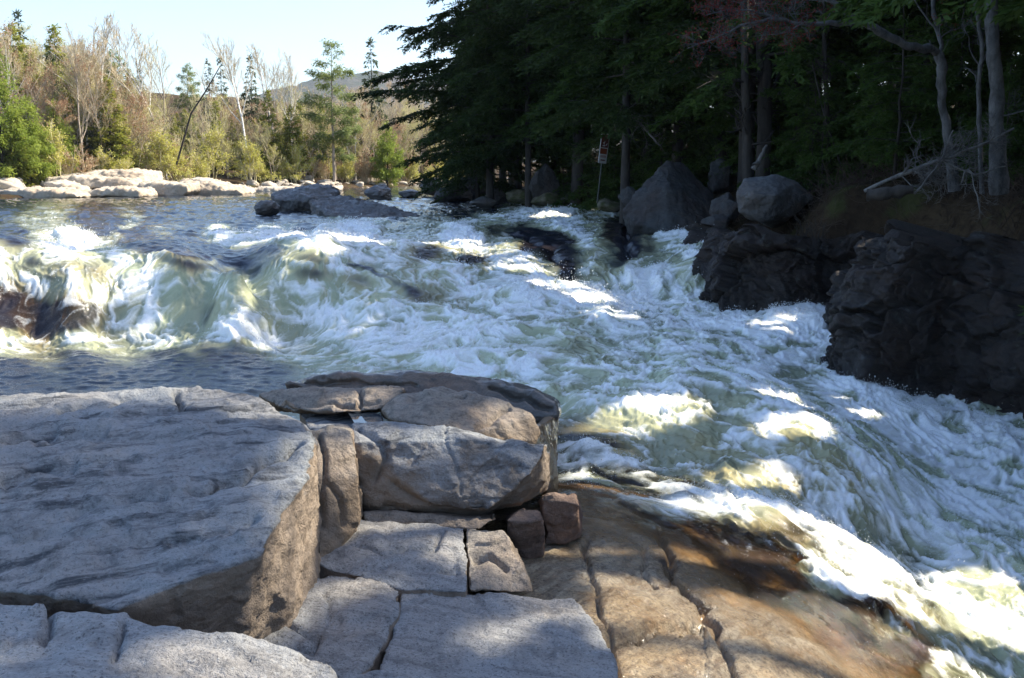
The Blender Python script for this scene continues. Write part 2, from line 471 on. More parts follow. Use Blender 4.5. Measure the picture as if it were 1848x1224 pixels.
R('long_ridge', 'low fissured grey ridge left of the rounded ridge rock, at the pool edge',
  [PP([(470, 716, -.04), (520, 704, .03), (600, 702, .05), (690, 698, .08), (728, 707, .08), (700, 735, -.02), (640, 746, -.05), (560, 746, -.08), (500, 736, -.08)]) +
   PP([(470, 716, -.6), (700, 700, -.6), (720, 735, -.6), (500, 740, -.6)])], GRB, voxel=.015, smooth=4, amp=.026, freq=1.8, fine=.006, strata=.012, sdir=(.2, .3, .9), sfreq=10,
  cracks=[([(645, 700), (648, 720), (640, 745)], 4, .05), ([(500, 735), (560, 728), (640, 730), (690, 725)], 4, .04)])
R('wet_ledge', 'dark wet ledge at the edge of the rapids, behind the ridge rocks',
  [PP([(518, 694, -.08), (580, 678, .0), (720, 671, .02), (820, 676, .0), (900, 690, -.08), (960, 706, -.15), (1004, 728, -.25), (1008, 752, -.36), (985, 765, -.42)]) +
   PP([(520, 700, -1.0), (1000, 745, -1.3), (800, 690, -1.5), (620, 690, -1.3), (850, 740, -1.1), (985, 770, -1.3)])],
  GWET, voxel=.017, smooth=5, amp=.03, fine=.005, strata=.012, sdir=(.3, .3, .9), sfreq=8,
  cracks=[([(880, 700), (940, 715), (1000, 745)], 4, .05), ([(520, 690), (650, 690), (760, 700)], 3, .03)])
R('wet_corner_block', 'wet brown corner block dropping into the rapids beside the centre block',
  [PP([(960, 790, -.25), (985, 748, -.37), (1006, 748, -.38), (1004, 800, -.55), (1003, 890, -.98), (985, 893, -.92), (978, 850, -.6)]) + PP([(960, 780, -1.2), (995, 800, -1.4), (960, 860, -1.2)])],
  rock_mat('granite_amber', (.24, .16, .09), (.08, .055, .035), (.30, .19, .08), streaks=.5, rough=.4, wet=.6), voxel=.013, smooth=3, amp=.014, fine=.004, strata=.01, sdir=(0, .2, 1), sfreq=12)
R('left_small_block', 'small squarish purplish-grey block, left one of the pair at the platform corner',
  [PP([(914, 940, -.60), (944, 918, -.56), (972, 922, -.57), (979, 940, -.62), (980, 1003, -.98), (950, 1007, -1.0), (920, 990, -.94)]) + PP([(940, 950, -1.1), (980, 940, -1.1), (915, 935, -.9)])],
  GRR, voxel=.012, smooth=6, amp=.022, freq=2.2, fine=.006)
R('right_small_block', 'small rounded reddish block, right one of the pair at the platform corner',
  [PP([(976, 903, -.60), (990, 893, -.57), (1036, 893, -.57), (1046, 912, -.63), (1046, 968, -.98), (1020, 985, -1.0), (985, 985, -1.0)]) + PP([(980, 900, -1.1), (1040, 900, -1.1)])],
  GRR, voxel=.012, smooth=6, amp=.024, freq=2.4, fine=.006)

# --- the wet bedrock slab that runs down under the rapids
SLABC = [(1000, 950, -1.00), (1060, 940, -1.03), (1200, 960, -1.24), (1350, 1000, -1.55), (1500, 1050, -1.93), (1620, 1130, -2.32), (1720, 1224, -2.6), (1100, 1200, -1.02), (1250, 1224, -1.15),
         (1400, 1150, -1.48), (1550, 1224, -1.88), (1200, 1080, -1.14), (1300, 870, -1.95), (1500, 900, -2.4), (1700, 1000, -3.0), (1848, 1200, -3.3), (1050, 850, -1.7), (1100, 1400, -1.02),
         (1500, 1500, -1.5), (950, 1060, -.99), (900, 1200, -1.02), (700, 1100, -1.05), (400, 1000, -1.2), (0, 1100, -1.2), (0, 900, -1.6), (900, 800, -1.7), (1848, 1500, -2.4), (500, 800, -1.6), (1000, 820, -1.8)]
_sc = np.array([P(*a) for a in SLABC])
SLAB = TPS(_sc[:, :2], _sc[:, 2], 5e-3)
def make_slab():
    xs = np.linspace(-6.5, 7.5, 760); ys = np.linspace(2.2, 11.5, 520)
    X, Y = np.meshgrid(xs, ys); X = X.ravel(); Y = Y.ravel()
    Z = SLAB(np.stack([X, Y], 1))
    Z = np.clip(Z, -4, -.9)
    V = np.stack([X, Y, Z], 1)
    px, py = proj(V)
    jx = px + 9 * fb2(X, Y, 2.2, 4, .6); jy = py + 9 * fb2(X + 40, Y, 2.2, 4, .6)
    Z = Z + .028 * fb2(X, Y, .9, 4) + .013 * fb2(X, Y, 5, 5, .68)
    for pl, w, d, st in [([(1048, 960), (1062, 1020), (1086, 1100), (1112, 1180), (1125, 1300)], 4, .08, .04), ([(1182, 950), (1225, 1040), (1286, 1120), (1335, 1230), (1360, 1300)], 5.5, .11, .05),
                     ([(1090, 1150), (1150, 1140), (1200, 1128), (1262, 1122)], 5, .08, .03), ([(1320, 1005), (1345, 1050), (1362, 1078)], 4, .05, 0), ([(1085, 1060), (1150, 1050), (1230, 1045)], 6, .03, .02),
                     ([(1300, 1150), (1400, 1135), (1520, 1170)], 5, .03, 0), ([(1160, 980), (1165, 1030), (1190, 1050)], 4, .05, 0), ([(1160, 1185), (1230, 1195), (1260, 1200)], 3.5, .03, 0)]:
        e, fr = polydist(jx, jy, pl)
        Z -= d * np.exp(-(e / w) ** 2) * sstep(0, .05, fr) * sstep(0, .05, 1 - fr)
    e, fr = polydist(jx, jy, [(1090, 1150), (1262, 1122)])
    Z -= .06 * (jy > 1150 - (jx - 1090) * .163) * (jx > 1085) * (jx < 1275) * np.exp(-e / 120)
    V[:, 2] = Z
    me = mesh_np('bedrock', V, grid_faces(len(ys), len(xs)), True)
    wd = WTPS(LY(X, Y)) - Z
    fattr(me, 'wetness', np.where(X > -.2, sstep(-.20, .06, wd + .10 * fb2(X, Y, 1.3, 4, .6)), 0))
    t = NT('bedrock_wet')
    co = t.coords('Object')
    big = t.noise(co, .9, 5, .6, .3)
    c = t.mix(t.ramp(big, [(.40, 0.), (.62, 1.)]), (.52, .385, .225), (.47, .40, .30))
    st = t.coords('Object', (1.2, 7, 5), (0, 0, .9))
    s = t.noise(st, 1.6, 6, .7, .5)
    c = t.mix(t.math('MULTIPLY', t.ramp(s, [(.47, 0.), (.64, 1.)]), .8), c, (.12, .075, .045))
    o = t.noise(co, 2.6, 6, .7, .4)
    c = t.mix(t.math('MULTIPLY', t.ramp(o, [(.54, 0.), (.68, 1.)]), .6), c, (.40, .23, .10))
    sp = t.noise(co, 40, 3, .7)
    c = t.mix(t.math('MULTIPLY', t.ramp(sp, [(.52, 0.), (.66, 1.)]), .75), c, (.06, .045, .035))
    bl = t.noise(co, 8, 7, .78, .4)
    c = t.mix(t.math('MULTIPLY', t.ramp(bl, [(.46, 0.), (.64, 1.)]), .65), c, (.13, .09, .06))
    wa = t.attr('wetness')
    c = t.mix(t.math('MULTIPLY', wa, .85), c, t.mix(t.ramp(o, [(.4, 0.), (.65, 1.)]), (.17, .105, .045), (.30, .165, .05)))
    b = t.n('BsdfPrincipled'); t.set(b, 'Base Color', c)
    wetn = t.noise(co, 1.3, 4, .6)
    t.set(b, 'Roughness', t.ramp(wetn, [(.36, .18), (.62, .42)]))
    b.inputs['Coat Weight'].default_value = 1.0; b.inputs['Coat Roughness'].default_value = .07; b.inputs['Coat IOR'].default_value = 1.33
    rip = t.noise(co, 30, 4, .65)
    h = t.math('ADD', t.math('MULTIPLY', s, .5), t.math('ADD', t.math('MULTIPLY', rip, .5), t.math('MULTIPLY', bl, 1.0)))
    t.set(b, 'Normal', t.bump(h, 1.0, .05))
    rip2 = t.noise(co, 34, 3, .7)
    t.set(b, 'Coat Normal', t.bump(rip2, 1.0, .06))
    me.materials.append(t.finish(b.outputs[0]))
    o = link('bedrock', me); tag(o, 'wet orange-brown bedrock sloping under the rapids, split by dark joints', None, None, 'structure')
R('gap_slab', 'low grey slab between the upright block and the long fissured ridge',
  [drop(PP([(540, 742, -.16), (600, 742, -.15), (690, 752, -.13), (700, 772, -.14), (640, 790, -.15), (560, 775, -.16)]), -.9)], GR, voxel=.014, smooth=3, amp=.012, fine=.005, strata=.006, sfreq=12)
# rain pool on the platform
def puddle():
    c = [P(626, 741, -.06), P(655, 738, -.06), P(690, 750, -.06), P(690, 768, -.06), P(640, 764, -.06)]
    bm = bmesh.new(); bm.faces.new([bm.verts.new(Vector(p)) for p in c])
    bmesh.ops.subdivide_edges(bm, edges=bm.edges, cuts=3, use_grid_fill=True)
    me = bpy.data.meshes.new('rain_puddle'); bm.to_mesh(me); bm.free()
    t = NT('still_water'); b = t.n('BsdfPrincipled'); b.inputs['Base Color'].default_value = (.05, .06, .07, 1); b.inputs['Roughness'].default_value = .03; b.inputs['IOR'].default_value = 1.5
    b.inputs['Specular IOR Level'].default_value = 1.0
    me.materials.append(t.finish(b.outputs[0]))
    tag(link('rain_puddle', me), 'small still puddle mirroring the sky between the upright block and the ridge rock', 'puddle')
puddle()
# ================================================================== the river
WC = [  # photograph x, y and level of the water sheet
 (-100,358,0),(0,360,0),(300,357,0),(600,352,0),(850,342,0),(0,374,0),(300,374,0),(600,376,0),(900,366,0),(760,352,0),(450,362,0),
 (0,388,-.03),(150,390,.05),(300,396,-.03),(450,396,-.05),(620,396,-.05),(800,390,-.05),(900,380,.0),(980,379,.08),(1060,384,.08),(1100,383,.10),(1135,396,-.05),
 (0,430,-0.06),(60,440,-0.1),(150,458,-0.16),(250,430,-0.03),(350,455,-0.12),(450,440,-0.08),(500,470,-0.22),(640,432,0),(560,430,-0.08),(700,432,-0.1),(800,420,0),(850,440,-0.14),(900,425,-0.04),(960,425,-0.04),(1010,425,-0.08),
 (-100,480,-0.22),(0,480,-0.24),(120,490,-0.34),(230,470,-0.2),(330,480,-0.25),(430,480,-0.22),(560,490,-0.42),(680,500,-0.52),(760,520,-0.72),(440,540,-1),
 (-100,612,-1.6),(0,612,-1.6),(100,608,-1.6),(200,604,-1.6),(330,610,-1.6),(480,604,-1.56),(620,585,-1.36),(760,572,-1.2),(300,550,-1.05),(370,560,-1.15),(560,545,-1.05),
 (100,530,-.78),(0,540,-0.9),(170,560,-1.12),(60,580,-1.35),
 (-100,650,-1.61),(0,640,-1.61),(0,680,-1.62),(0,710,-1.62),(150,640,-1.61),(150,670,-1.62),(150,700,-1.62),(-200,640,-1.61),(-200,700,-1.62),(-100,740,-1.62),(300,650,-1.62),(300,700,-1.62),(500,650,-1.6),(500,690,-1.6),(430,720,-1.6),(300,800,-1.65),(0,850,-1.65),
 (650,640,-1.47),(800,640,-1.37),(900,580,-1.08),(1000,560,-.98),(1000,620,-1.18),(850,520,-.78),(900,490,-0.5),(1000,500,-0.68),(1100,520,-.92),(1120,560,-1.05),(1200,565,-1.12),(1280,585,-1.18),(1200,640,-1.27),(1400,575,-1.2),(1490,572,-1.18),
 (1400,640,-1.4),(1500,620,-1.38),(1510,660,-1.6),(600,680,-1.55),(800,690,-1.5),(960,690,-1.4),
 (1050,400,0.05),(1060,440,-0.12),(1085,490,-0.6),(1110,430,-0.07),(1120,480,-0.5),(1150,425,-0.08),(1200,422,-0.03),(1262,416,.06),(1150,470,-0.45),(1220,470,-0.35),(1258,470,-0.3),(1170,530,-1.02),(1255,535,-1.02),(1020,480,-0.52),(1030,440,-0.15),
 (1000,700,-1.36),(1100,700,-1.33),(1250,695,-1.28),(1400,725,-1.5),(1540,700,-1.72),(1700,735,-1.98),(1848,785,-2.15),(1050,780,-1.36),(1150,790,-1.36),(1300,780,-1.38),(1450,795,-1.5),(1590,830,-1.85),(1700,850,-2.35),
 (1050,850,-1.25),(1020,900,-1.12),(1150,880,-1.3),(1300,870,-1.4),(1450,905,-1.68),(1560,950,-2.05),(1650,1000,-2.45),(1800,950,-2.45),(1848,1050,-2.65),(1750,1100,-2.5),(1848,1200,-2.75),(1780,1224,-2.55),
 (1060,945,-1.03),(1200,965,-1.12),(1330,1000,-1.28),(1480,1050,-1.54),(1600,1130,-1.90),(1690,1224,-2.22),(1980,1224,-2.8),(1980,900,-2.5),(1980,1400,-2.8),
 (1100,1040,-1.18),(1150,1150,-1.2),(1300,1100,-1.36),(1450,1200,-1.7),(1100,1300,-1.25),(1500,1400,-1.95),(900,1000,-1.3),(800,900,-1.6),(900,800,-1.7),(600,900,-1.75),(985,950,-1.2)]
_w = np.array([P(*a) for a in WC])
_extra = np.array([[40, 125, 0], [10, 135, 0], [-60, 55, 0], [-14, 16, -1.65], [-20, 26, -1.6], [-10, 11, -1.7], [12, 32, 0], [14, 20, -1.2], [12, 12, -2.5], [9, 7, -2.8], [-5, 8, -1.8]], float)
_w = np.vstack([_w, _extra])
def LY(X, Y): return np.stack([np.arctan2(X, Y) * 2.2, np.log(np.maximum(Y, 1.0))], 1)
WTPS = TPS(LY(_w[:, 0], _w[:, 1]), _w[:, 2], 2e-4)
make_slab()

# columns in bearing, rows in distance (denser across the falls)
def river_rows():
    y, out = 5.6, []
    while y < 150:
        out.append(y)
        h = 4.0 if y < 14 else (3.4 if y < 19 else 2.2)
        k = 1.75 if y < 14.5 else (0.75 if y < 17.5 else (.5 if y < 20.3 else (.24 if y < 25.5 else (.5 if y < 70 else 1.2))))
        y += y * y / (F * h) * k
    return np.array(out)
RY = river_rows()
RX = np.tan(np.linspace(math.atan(-1010 / F), math.atan(1040 / F), 1150))
gY, gU = np.meshgrid(RY, RX, indexing='ij')
wX = (gU * gY).ravel(); wY = gY.ravel()
def coarse(fn):                                     # evaluate a smooth field on every fourth row and column
    ri = np.unique(np.append(np.arange(0, len(RY), 4), len(RY) - 1)); ci = np.unique(np.append(np.arange(0, len(RX), 4), len(RX) - 1))
    cX = (gU * gY)[np.ix_(ri, ci)]; cY = gY[np.ix_(ri, ci)]
    g = fn(cX.ravel(), cY.ravel()).reshape(len(ri), len(ci))
    g = np.stack([np.interp(np.arange(len(RX)), ci, row) for row in g])
    g = np.stack([np.interp(np.arange(len(RY)), ri, c_) for c_ in g.T], 1)
    return g.ravel()
print('river verts', len(wX), len(RY))
wZ = coarse(lambda x, y: WTPS(LY(x, y)))
wZ = np.where(wY > 60, np.clip(wZ, -.05, .05), wZ)
# level out upstream
wV0 = np.stack([wX, wY, wZ], 1)
qx, qy = proj(wV0)
scale = wY / 20.0                                   # detail size follows distance a little

TX, TY = np.arange(-300, 2200, 5.0), np.arange(290, 1600, 5.0)
_tq = np.stack(np.meshgrid(TX, TY * 1.7), -1).reshape(-1, 2)
def table(c, v, p, eps):
    return idw(_tq, c, v, p, eps).reshape(len(TY), len(TX), -1).astype(np.float32)
def look(T, x, y):
    a = np.clip((x - TX[0]) / 5, 0, len(TX) - 1.001); b = np.clip((y - TY[0]) / 5, 0, len(TY) - 1.001)
    i = a.astype(int); j = b.astype(int); a = (a - i)[:, None]; b = (b - j)[:, None]
    return (T[j, i] * (1 - a) + T[j, i + 1] * a) * (1 - b) + (T[j + 1, i] * (1 - a) + T[j + 1, i + 1] * a) * b
# ---- flow directions
FD = [(0,365,40,2),(400,365,40,3),(800,355,-10,10),(900,375,-30,10),(60,410,40,14),(250,430,40,14),(150,480,30,16),(400,460,40,14),(640,430,40,12),(560,480,30,18),(40,540,8,30),(250,540,6,30),
      (360,540,12,30),(440,520,22,30),(600,540,18,26),(720,520,26,20),(900,450,34,20),(900,520,36,14),(1000,560,36,10),(1050,430,16,30),(1090,470,8,30),(1160,460,20,30),(1240,480,-6,30),
      (1200,580,20,20),(1400,600,34,16),(1500,640,12,24),(100,660,36,2),(400,660,36,-2),(700,640,36,2),(900,640,36,6),(1100,660,36,10),(1300,700,36,16),(1450,740,34,22),(1650,780,32,20),(1750,880,24,26),
      (1100,800,34,12),(1300,850,34,16),(1500,900,30,22),(1600,1000,26,26),(1750,1100,20,28),(1150,930,34,14),(1300,980,32,18),(1450,1040,30,24),(1600,1150,24,28),(1800,1200,16,30)]
_fd = []
for a, b, c, d in FD:
    z0 = float(WTPS(LY(*P(a, b, -1.2)[:2, None]))[0])
    for _ in range(3):
        q = P(a, b, z0); z0 = float(WTPS(LY(q[:1], q[1:2]))[0])
    e = P(a + c * .2, b + d * .2, z0) - P(a, b, z0)
    _fd.append((e[0], e[1]))
_fd = np.array(_fd); _fd /= np.linalg.norm(_fd, axis=1)[:, None]
dirv = look(table(np.array([(a, b * 1.7) for a, b, c, d in FD]), _fd, 3, 200), qx, qy)
dirv /= np.linalg.norm(dirv, axis=1)[:, None] + 1e-9
dX, dY = dirv[:, 0], dirv[:, 1]

def lic(s, L, k=0, n=9, x=wX, y=wY):               # noise smeared along the current
    o = 0
    for t in np.linspace(-.5, .5, n):
        o = o + n2(x + dX * L * t, y + dY * L * t, s, k)
    return o / n * 1.9

# ---- how white, how green and how brown the water is
FM = [  # x, y, foam, green, brown
 (0,358,.0,0,.0),(300,356,.0,0,0),(600,352,.05,0,0),(850,345,.02,0,0),(0,378,.0,0,.1),(300,376,.0,0,0),(500,380,.04,0,0),(700,380,.06,0,0),(880,370,.0,0,.1),(820,385,.05,.1,.15),
 (930,388,.7,.5,0),(980,395,.75,.5,0),(1020,390,.8,.5,0),(880,395,.6,.4,0),(800,400,.45,.4,.1),(1060,388,.5,.3,.4),(1100,382,.75,.4,.1),
 (0,400,.25,.1,.1),(50,405,.4,.1,.1),(30,425,.1,.3,.4),(90,430,.5,.4,.3),(140,445,.95,.3,.1),(100,450,.85,.4,.1),(200,460,.6,.6,.1),(60,470,.3,.5,.2),
 (180,400,.03,0,.7),(250,425,.03,0,.9),(330,450,.10,0,.85),(390,455,.1,0,.5),(230,405,.6,.2,.2),(290,420,.4,.2,.3),(420,470,.05,0,.2),(330,410,.25,.3,.1),
 (350,400,.12,.1,.1),(450,400,.06,0,0),(560,410,.1,0,0),(400,430,.75,.4,0),(480,425,.85,.4,0),(560,430,.85,.45,0),(640,425,.95,.3,0),(600,455,.8,.5,0),(480,450,.15,.1,.2),(560,470,.35,.3,.3),
 (0,480,.85,.1,.1),(60,500,.85,.1,.2),(120,505,.85,.2,.1),(0,460,.75,.2,.2),(100,485,.5,.2,.5),(160,490,.35,.3,.5),
 (40,550,.30,0,1.),(110,560,.32,0,1.),(160,560,.45,.1,.9),(20,580,.24,0,1.),(80,590,.42,0,.95),(130,580,.4,0,.95),(10,530,.5,0,.8),(60,525,.6,.1,.7),
 (220,490,.8,.6,0),(260,520,.75,.8,0),(330,520,.55,.95,.05),(380,560,.4,1.,.15),(300,570,.6,.9,0),(230,570,.75,.5,.1),(390,510,.55,.9,0),(200,530,.75,.5,.2),
 (430,500,.5,.8,.1),(450,540,.5,.8,.15),(480,570,.4,.9,.2),(420,480,.4,.5,.1),(500,500,.5,.7,.1),(540,530,.8,.6,0),(600,520,.6,.9,.1),(640,510,.35,.8,.5),(600,560,.85,.6,0),(700,540,.6,.8,.1),(560,490,.3,.6,.4),
 (760,540,.35,.3,.5),(720,510,.6,.6,.2),
 (0,618,.75,.1,.1),(150,612,.7,.1,.1),(300,612,.8,.3,0),(420,600,.9,.3,0),(480,615,.9,.2,0),(420,625,.3,.1,.3),
 (0,660,.06,0,.15),(150,650,.10,0,.05),(300,650,.08,0,.05),(400,645,.05,0,.6),(450,660,.12,.1,.3),(500,690,.2,.35,.1),(200,700,.08,0,.05),(0,700,.06,0,.15),(400,700,.15,.1,.05),
 (560,640,.5,.6,.1),(640,620,.75,.7,0),(720,600,.8,.6,0),(700,660,.6,.7,.1),(800,640,.72,.7,0),(860,600,.75,.6,0),(620,680,.35,.7,.1),(760,690,.45,.8,.1),
 (700,460,.8,.5,.1),(760,440,.6,.4,.3),(770,455,.3,.5,.9),(830,425,.95,.2,0),(860,445,.9,.4,0),(850,465,.3,.6,1.),(900,445,.6,.5,.2),(790,480,.65,.7,0),
 (890,420,.25,.2,.3),(950,415,.15,.1,.2),(960,440,.25,.1,.6),(1000,455,.2,.05,.7),(1010,440,.1,.05,.4),(940,470,.85,.3,0),(980,500,.92,.2,0),(900,490,.85,.4,0),(840,500,.8,.5,0),
 (1030,410,.85,.3,0),(1060,430,.75,.7,0),(1090,450,.5,.8,.2),(1085,490,.35,1.,.3),(1050,480,.6,.4,.2),(1020,470,.12,.05,.5),(1030,500,.3,.1,.4),(1105,430,.25,.6,.6),(1115,415,.08,.0,.6),(1130,440,.08,0,.2),(1120,470,.35,.2,.2),
 (1150,500,.9,.2,0),(1170,440,.3,.3,.3),(1200,430,.75,.5,.1),(1180,470,.45,.2,.1),(1220,440,.8,.5,0),(1250,450,.85,.4,0),(1210,480,.7,.7,.1),(1240,500,.6,.8,.1),(1200,530,.85,.4,0),(1250,540,.7,.6,.1),(1150,540,.95,.2,0),
 (1080,530,.95,.1,0),(1040,540,.85,.3,0),(960,560,.8,.6,0),(1000,600,.55,.75,.05),(1040,620,.4,.7,.3),(940,620,.6,.7,.1),(1100,600,.7,.6,0),(1180,600,.75,.5,0),(1060,660,.55,.7,.1),(900,660,.75,.6,0),(980,670,.75,.6,0),
 (1280,580,.85,.4,0),(1350,575,.9,.2,0),(1420,590,.9,.2,0),(1480,600,.95,.1,0),(1490,640,.8,.4,0),(1400,640,.85,.3,0),(1300,640,.7,.6,0),(1220,660,.6,.8,0),(1160,680,.8,.5,0),(1450,680,.6,.6,.1),(1520,680,.9,.2,0),
 (1040,720,.55,.9,.1),(1100,730,.7,.7,.1),(1180,740,.75,.6,.1),(1260,730,.55,.8,.2),(1340,740,.5,.9,.2),(1420,750,.75,.5,.1),(1380,700,.75,.5,.1),(1560,720,.9,.2,0),(1650,750,.95,.1,0),(1750,790,.95,.15,0),(1848,810,.95,.1,0),
 (1040,770,.35,.8,.6),(1100,790,.4,.7,.6),(1160,790,.55,.6,.4),(1250,790,.4,.9,.4),(1340,800,.45,.9,.4),(1440,810,.45,.8,.5),(1520,820,.5,.8,.3),(1580,830,.75,.5,.2),
 (1010,830,.8,.3,.05),(1050,850,.85,.3,.05),(1120,860,.8,.4,.05),(1200,860,.7,.4,.2),(1280,850,.45,.7,.5),(1360,860,.5,.7,.5),(1450,870,.5,.7,.6),(1540,880,.5,.7,.5),
 (1640,880,.7,.8,0),(1700,850,.85,.6,0),(1780,860,.95,.3,0),(1700,930,.8,.5,0),(1780,950,.75,.7,0),(1840,900,.85,.5,0),(1840,1000,.7,.8,0),(1750,1000,.75,.6,0),(1620,790,.85,.5,0),(1560,770,.75,.6,0),
 (1040,900,.6,.5,.2),(1120,900,.7,.5,.2),(1220,895,.9,.2,.05),(1300,905,.95,.1,.05),(1360,925,.92,.15,.1),(1440,930,.75,.4,.3),(1520,950,.8,.3,.2),(1600,970,.75,.4,.2),(1580,1000,.85,.3,.2),
 (1040,935,.2,.3,.8),(1120,930,.3,.4,.7),(1200,935,.6,.3,.5),(1260,950,.35,.4,.9),(1340,960,.35,.4,.9),(1420,970,.5,.4,.7),(1490,1000,.8,.2,.3),(1400,1000,.25,.2,1.),(1500,1040,.8,.2,.4),(1580,1060,.95,.1,.1),
 (1620,1040,.9,.2,.1),(1700,1080,.9,.2,.1),(1760,1120,.85,.3,.1),(1640,1120,.6,.4,.6),(1560,1090,.3,.4,1.),(1640,1180,.35,.4,1.),(1720,1200,.7,.6,.3),(1800,1180,.7,.7,.1),(1848,1120,.75,.6,0),(1848,1200,.6,.8,.1),
 (1100,1000,.05,0,1.),(1300,1060,.1,.1,1.),(1200,980,.15,.1,1.),(1400,1060,.1,.1,1.),(1500,1120,.1,.1,1.)]
fm = np.array(FM, float)
FT = table(fm[:, :2] * [1, 1.7], fm[:, 2:], 3.2, 90)
A3 = look(FT, qx, qy)
wob = 16
jx = qx + wob * fb2(wX / scale ** .5, wY / scale ** .5, 1.1, 3); jy = qy + .6 * wob * fb2(wX / scale ** .5 + 50, wY / scale ** .5, 1.1, 3)
A3 = .35 * A3 + .65 * look(FT, jx, jy)
foam0, green, brown = A3[:, 0] * .93 - .02, A3[:, 1], A3[:, 2]

# ---- raised crests and pillows along the waves
CR = [([(1180,690),(1260,690),(1340,712),(1420,745),(1500,790),(1570,835),(1640,900)],26,.16,.15),([(1020,805),(1080,840),(1180,865),(1260,890),(1340,915),(1440,955),(1560,1010),(1680,1080)],20,.14,.28),
      ([(1390,575),(1450,575),(1500,578)],14,.14,.2),([(1505,590),(1515,640),(1545,690),(1640,730),(1750,770),(1848,795)],18,.10,.22),
      ([(1280,850),(1350,840),(1430,850),(1530,890),(1620,960)],18,.12,.1),([(560,430),(640,412),(690,425)],14,.16,.15),([(105,440),(145,432),(170,445)],13,.22,.25),
      ([(370,430),(460,425),(560,428)],12,.08,.2),([(800,418),(840,416),(880,430)],12,.10,.15),([(930,385),(1000,378),(1060,384)],9,.08,.1),([(400,605),(440,580),(490,600)],16,.18,.2),
      ([(840,520),(960,530),(1060,540),(1120,565)],16,.14,.2),([(620,560),(720,565),(850,560)],16,.14,.15),([(560,620),(700,625),(850,610),(960,590)],14,.10,.1),([(760,660),(900,650),(1000,660)],14,.1,.12),
      ([(1130,510),(1170,500),(1210,520)],20,.2,.15),([(1010,720),(1100,735),(1200,730),(1290,750)],16,.10,.12),([(200,440),(230,405),(290,425),(350,445)],9,.06,.22),
      ([(980,380),(1010,392),(1020,420)],10,.06,.15),([(1215,425),(1255,415),(1272,420)],8,.04,.15),([(1090,380),(1110,380),(1140,405)],7,.06,.15),
      ([(1190,750),(1300,760),(1420,800),(1530,860)],12,.07,.1),([(1130,720),(1200,715),(1290,735)],10,.04,.1),([(1440,1010),(1540,1050),(1620,1110)],14,.06,.12),
      ([(1124,402),(1134,435),(1142,468)],9,-.30,-.25),([(930,436),(1000,440),(1012,475)],11,-.16,-.2),([(195,478),(260,468),(330,466),(410,478)],6,.05,.30),([(500,482),(560,478),(640,492),(710,510)],6,.05,.25),([(0,392),(80,388),(160,384)],5,.05,.05)]
crest = np.zeros(len(wX)); foamadd = np.zeros(len(wX))
for pl, w, h, fa in CR:
    e, fr = polydist(jx, jy, pl)
    g = np.exp(-(e / w) ** 2) * sstep(0, .1, fr) * sstep(0, .1, 1 - fr)
    crest += h * g; foamadd += fa * g
# dark smooth tongues
for pl, w, a in [([(170,395),(260,425),(390,462)],22,.3),([(1012,428),(1016,475),(1030,520)],9,.4),([(1105,395),(1125,430),(1135,460)],12,.35),([(930,425),(1000,430)],10,.3),
                 ([(1180,690),(1300,710),(1440,760)],9,.0),([(0,470),(60,490),(125,500)],6,.25),([(640,480),(700,500),(750,525)],12,.3),([(1010,790),(1080,805),(1130,815)],16,.25)]:
    e, fr = polydist(jx, jy, pl)
    foamadd -= a * np.exp(-(e / w) ** 2)

# ---- foam pattern and turbulence
s = 1 / scale ** .55
sx, sy = wX, wY
warp = .35 * scale ** .6
ux = sx + warp * fb2(sx, sy, .7, 3, k=1); uy = sy + warp * fb2(sx + 70, sy, .7, 3, k=2)
def licw(sc, L, k=0, n=9):
    return lic(sc, L, k, n, ux, uy)
st1 = licw(.9, 1.5, 0); st2 = licw(2.2, .8, 1); st3 = licw(5.2, .36, 2); st4 = licw(11, .16, 0, 7)
rid = 1 - np.abs(licw(1.7, .45, 2)) * 2.3; rid2 = 1 - np.abs(licw(4.0, .18, 1)) * 2.3; rid3 = 1 - np.abs(licw(9.0, .07, 0)) * 2.3
lace = .5 * rid + .32 * rid2 + .18 * rid3
iso = fb2(ux, uy, 1.5, 6, .70, k=1)
nr = sstep(19, 13, wY)
pat = (.62 - .22 * nr) * (.34 * st1 + .30 * st2 + .24 * st3 + .16 * st4) + (.26 + .22 * nr) * iso
f = foam0 + foamadd
act = sstep(.08, .55, f)
foam = sstep(.20, .98, f * 1.06 + .56 * pat * (.35 + .65 * act) + (.30 + .14 * nr) * (lace - .30) * (.3 + .7 * act))
veil = sstep(.6, .9, brown) * (wY > 14)
foam = foam * (1 - veil) + veil * (.12 + .5 * sstep(.15, .95, .8 * f + .55 * st1 + .4 * st2 + .3 * (rid2 - .4)))
foam = np.clip(foam, 0, 1)
# height
near = np.clip(scale, .35, 2.2)
turb = act * (.100 * st1 * near ** .5 + .034 * st2 + .016 * st3 + .008 * st4 + .014 * fb2(ux, uy, 3.1, 5, .62) + .022 * (rid2 - .5) + .012 * (rid3 - .5))
farw = sstep(22, 36, wY)
calm = (1 - act) * ((.03 + .04 * farw) * fb2(wX * .6, wY, .55, 2) + (.022 + .045 * farw) * fb2(wX * .6, wY, 1.5, 3, .5) + (.020 + .012 * farw) * (1 - farw * .3) * fb2(wX * .7, wY, 3.6 - 1.2 * farw, 2, .5))
rip = (1 - act) * .016 * near ** .7 * (1 - 2 * np.abs(n2(wX * .6, wY, 3.6))) + (1 - act) * .008 * n2(wX * .7, wY, 8)
wZ2 = wZ + crest + turb * .95 + calm + rip
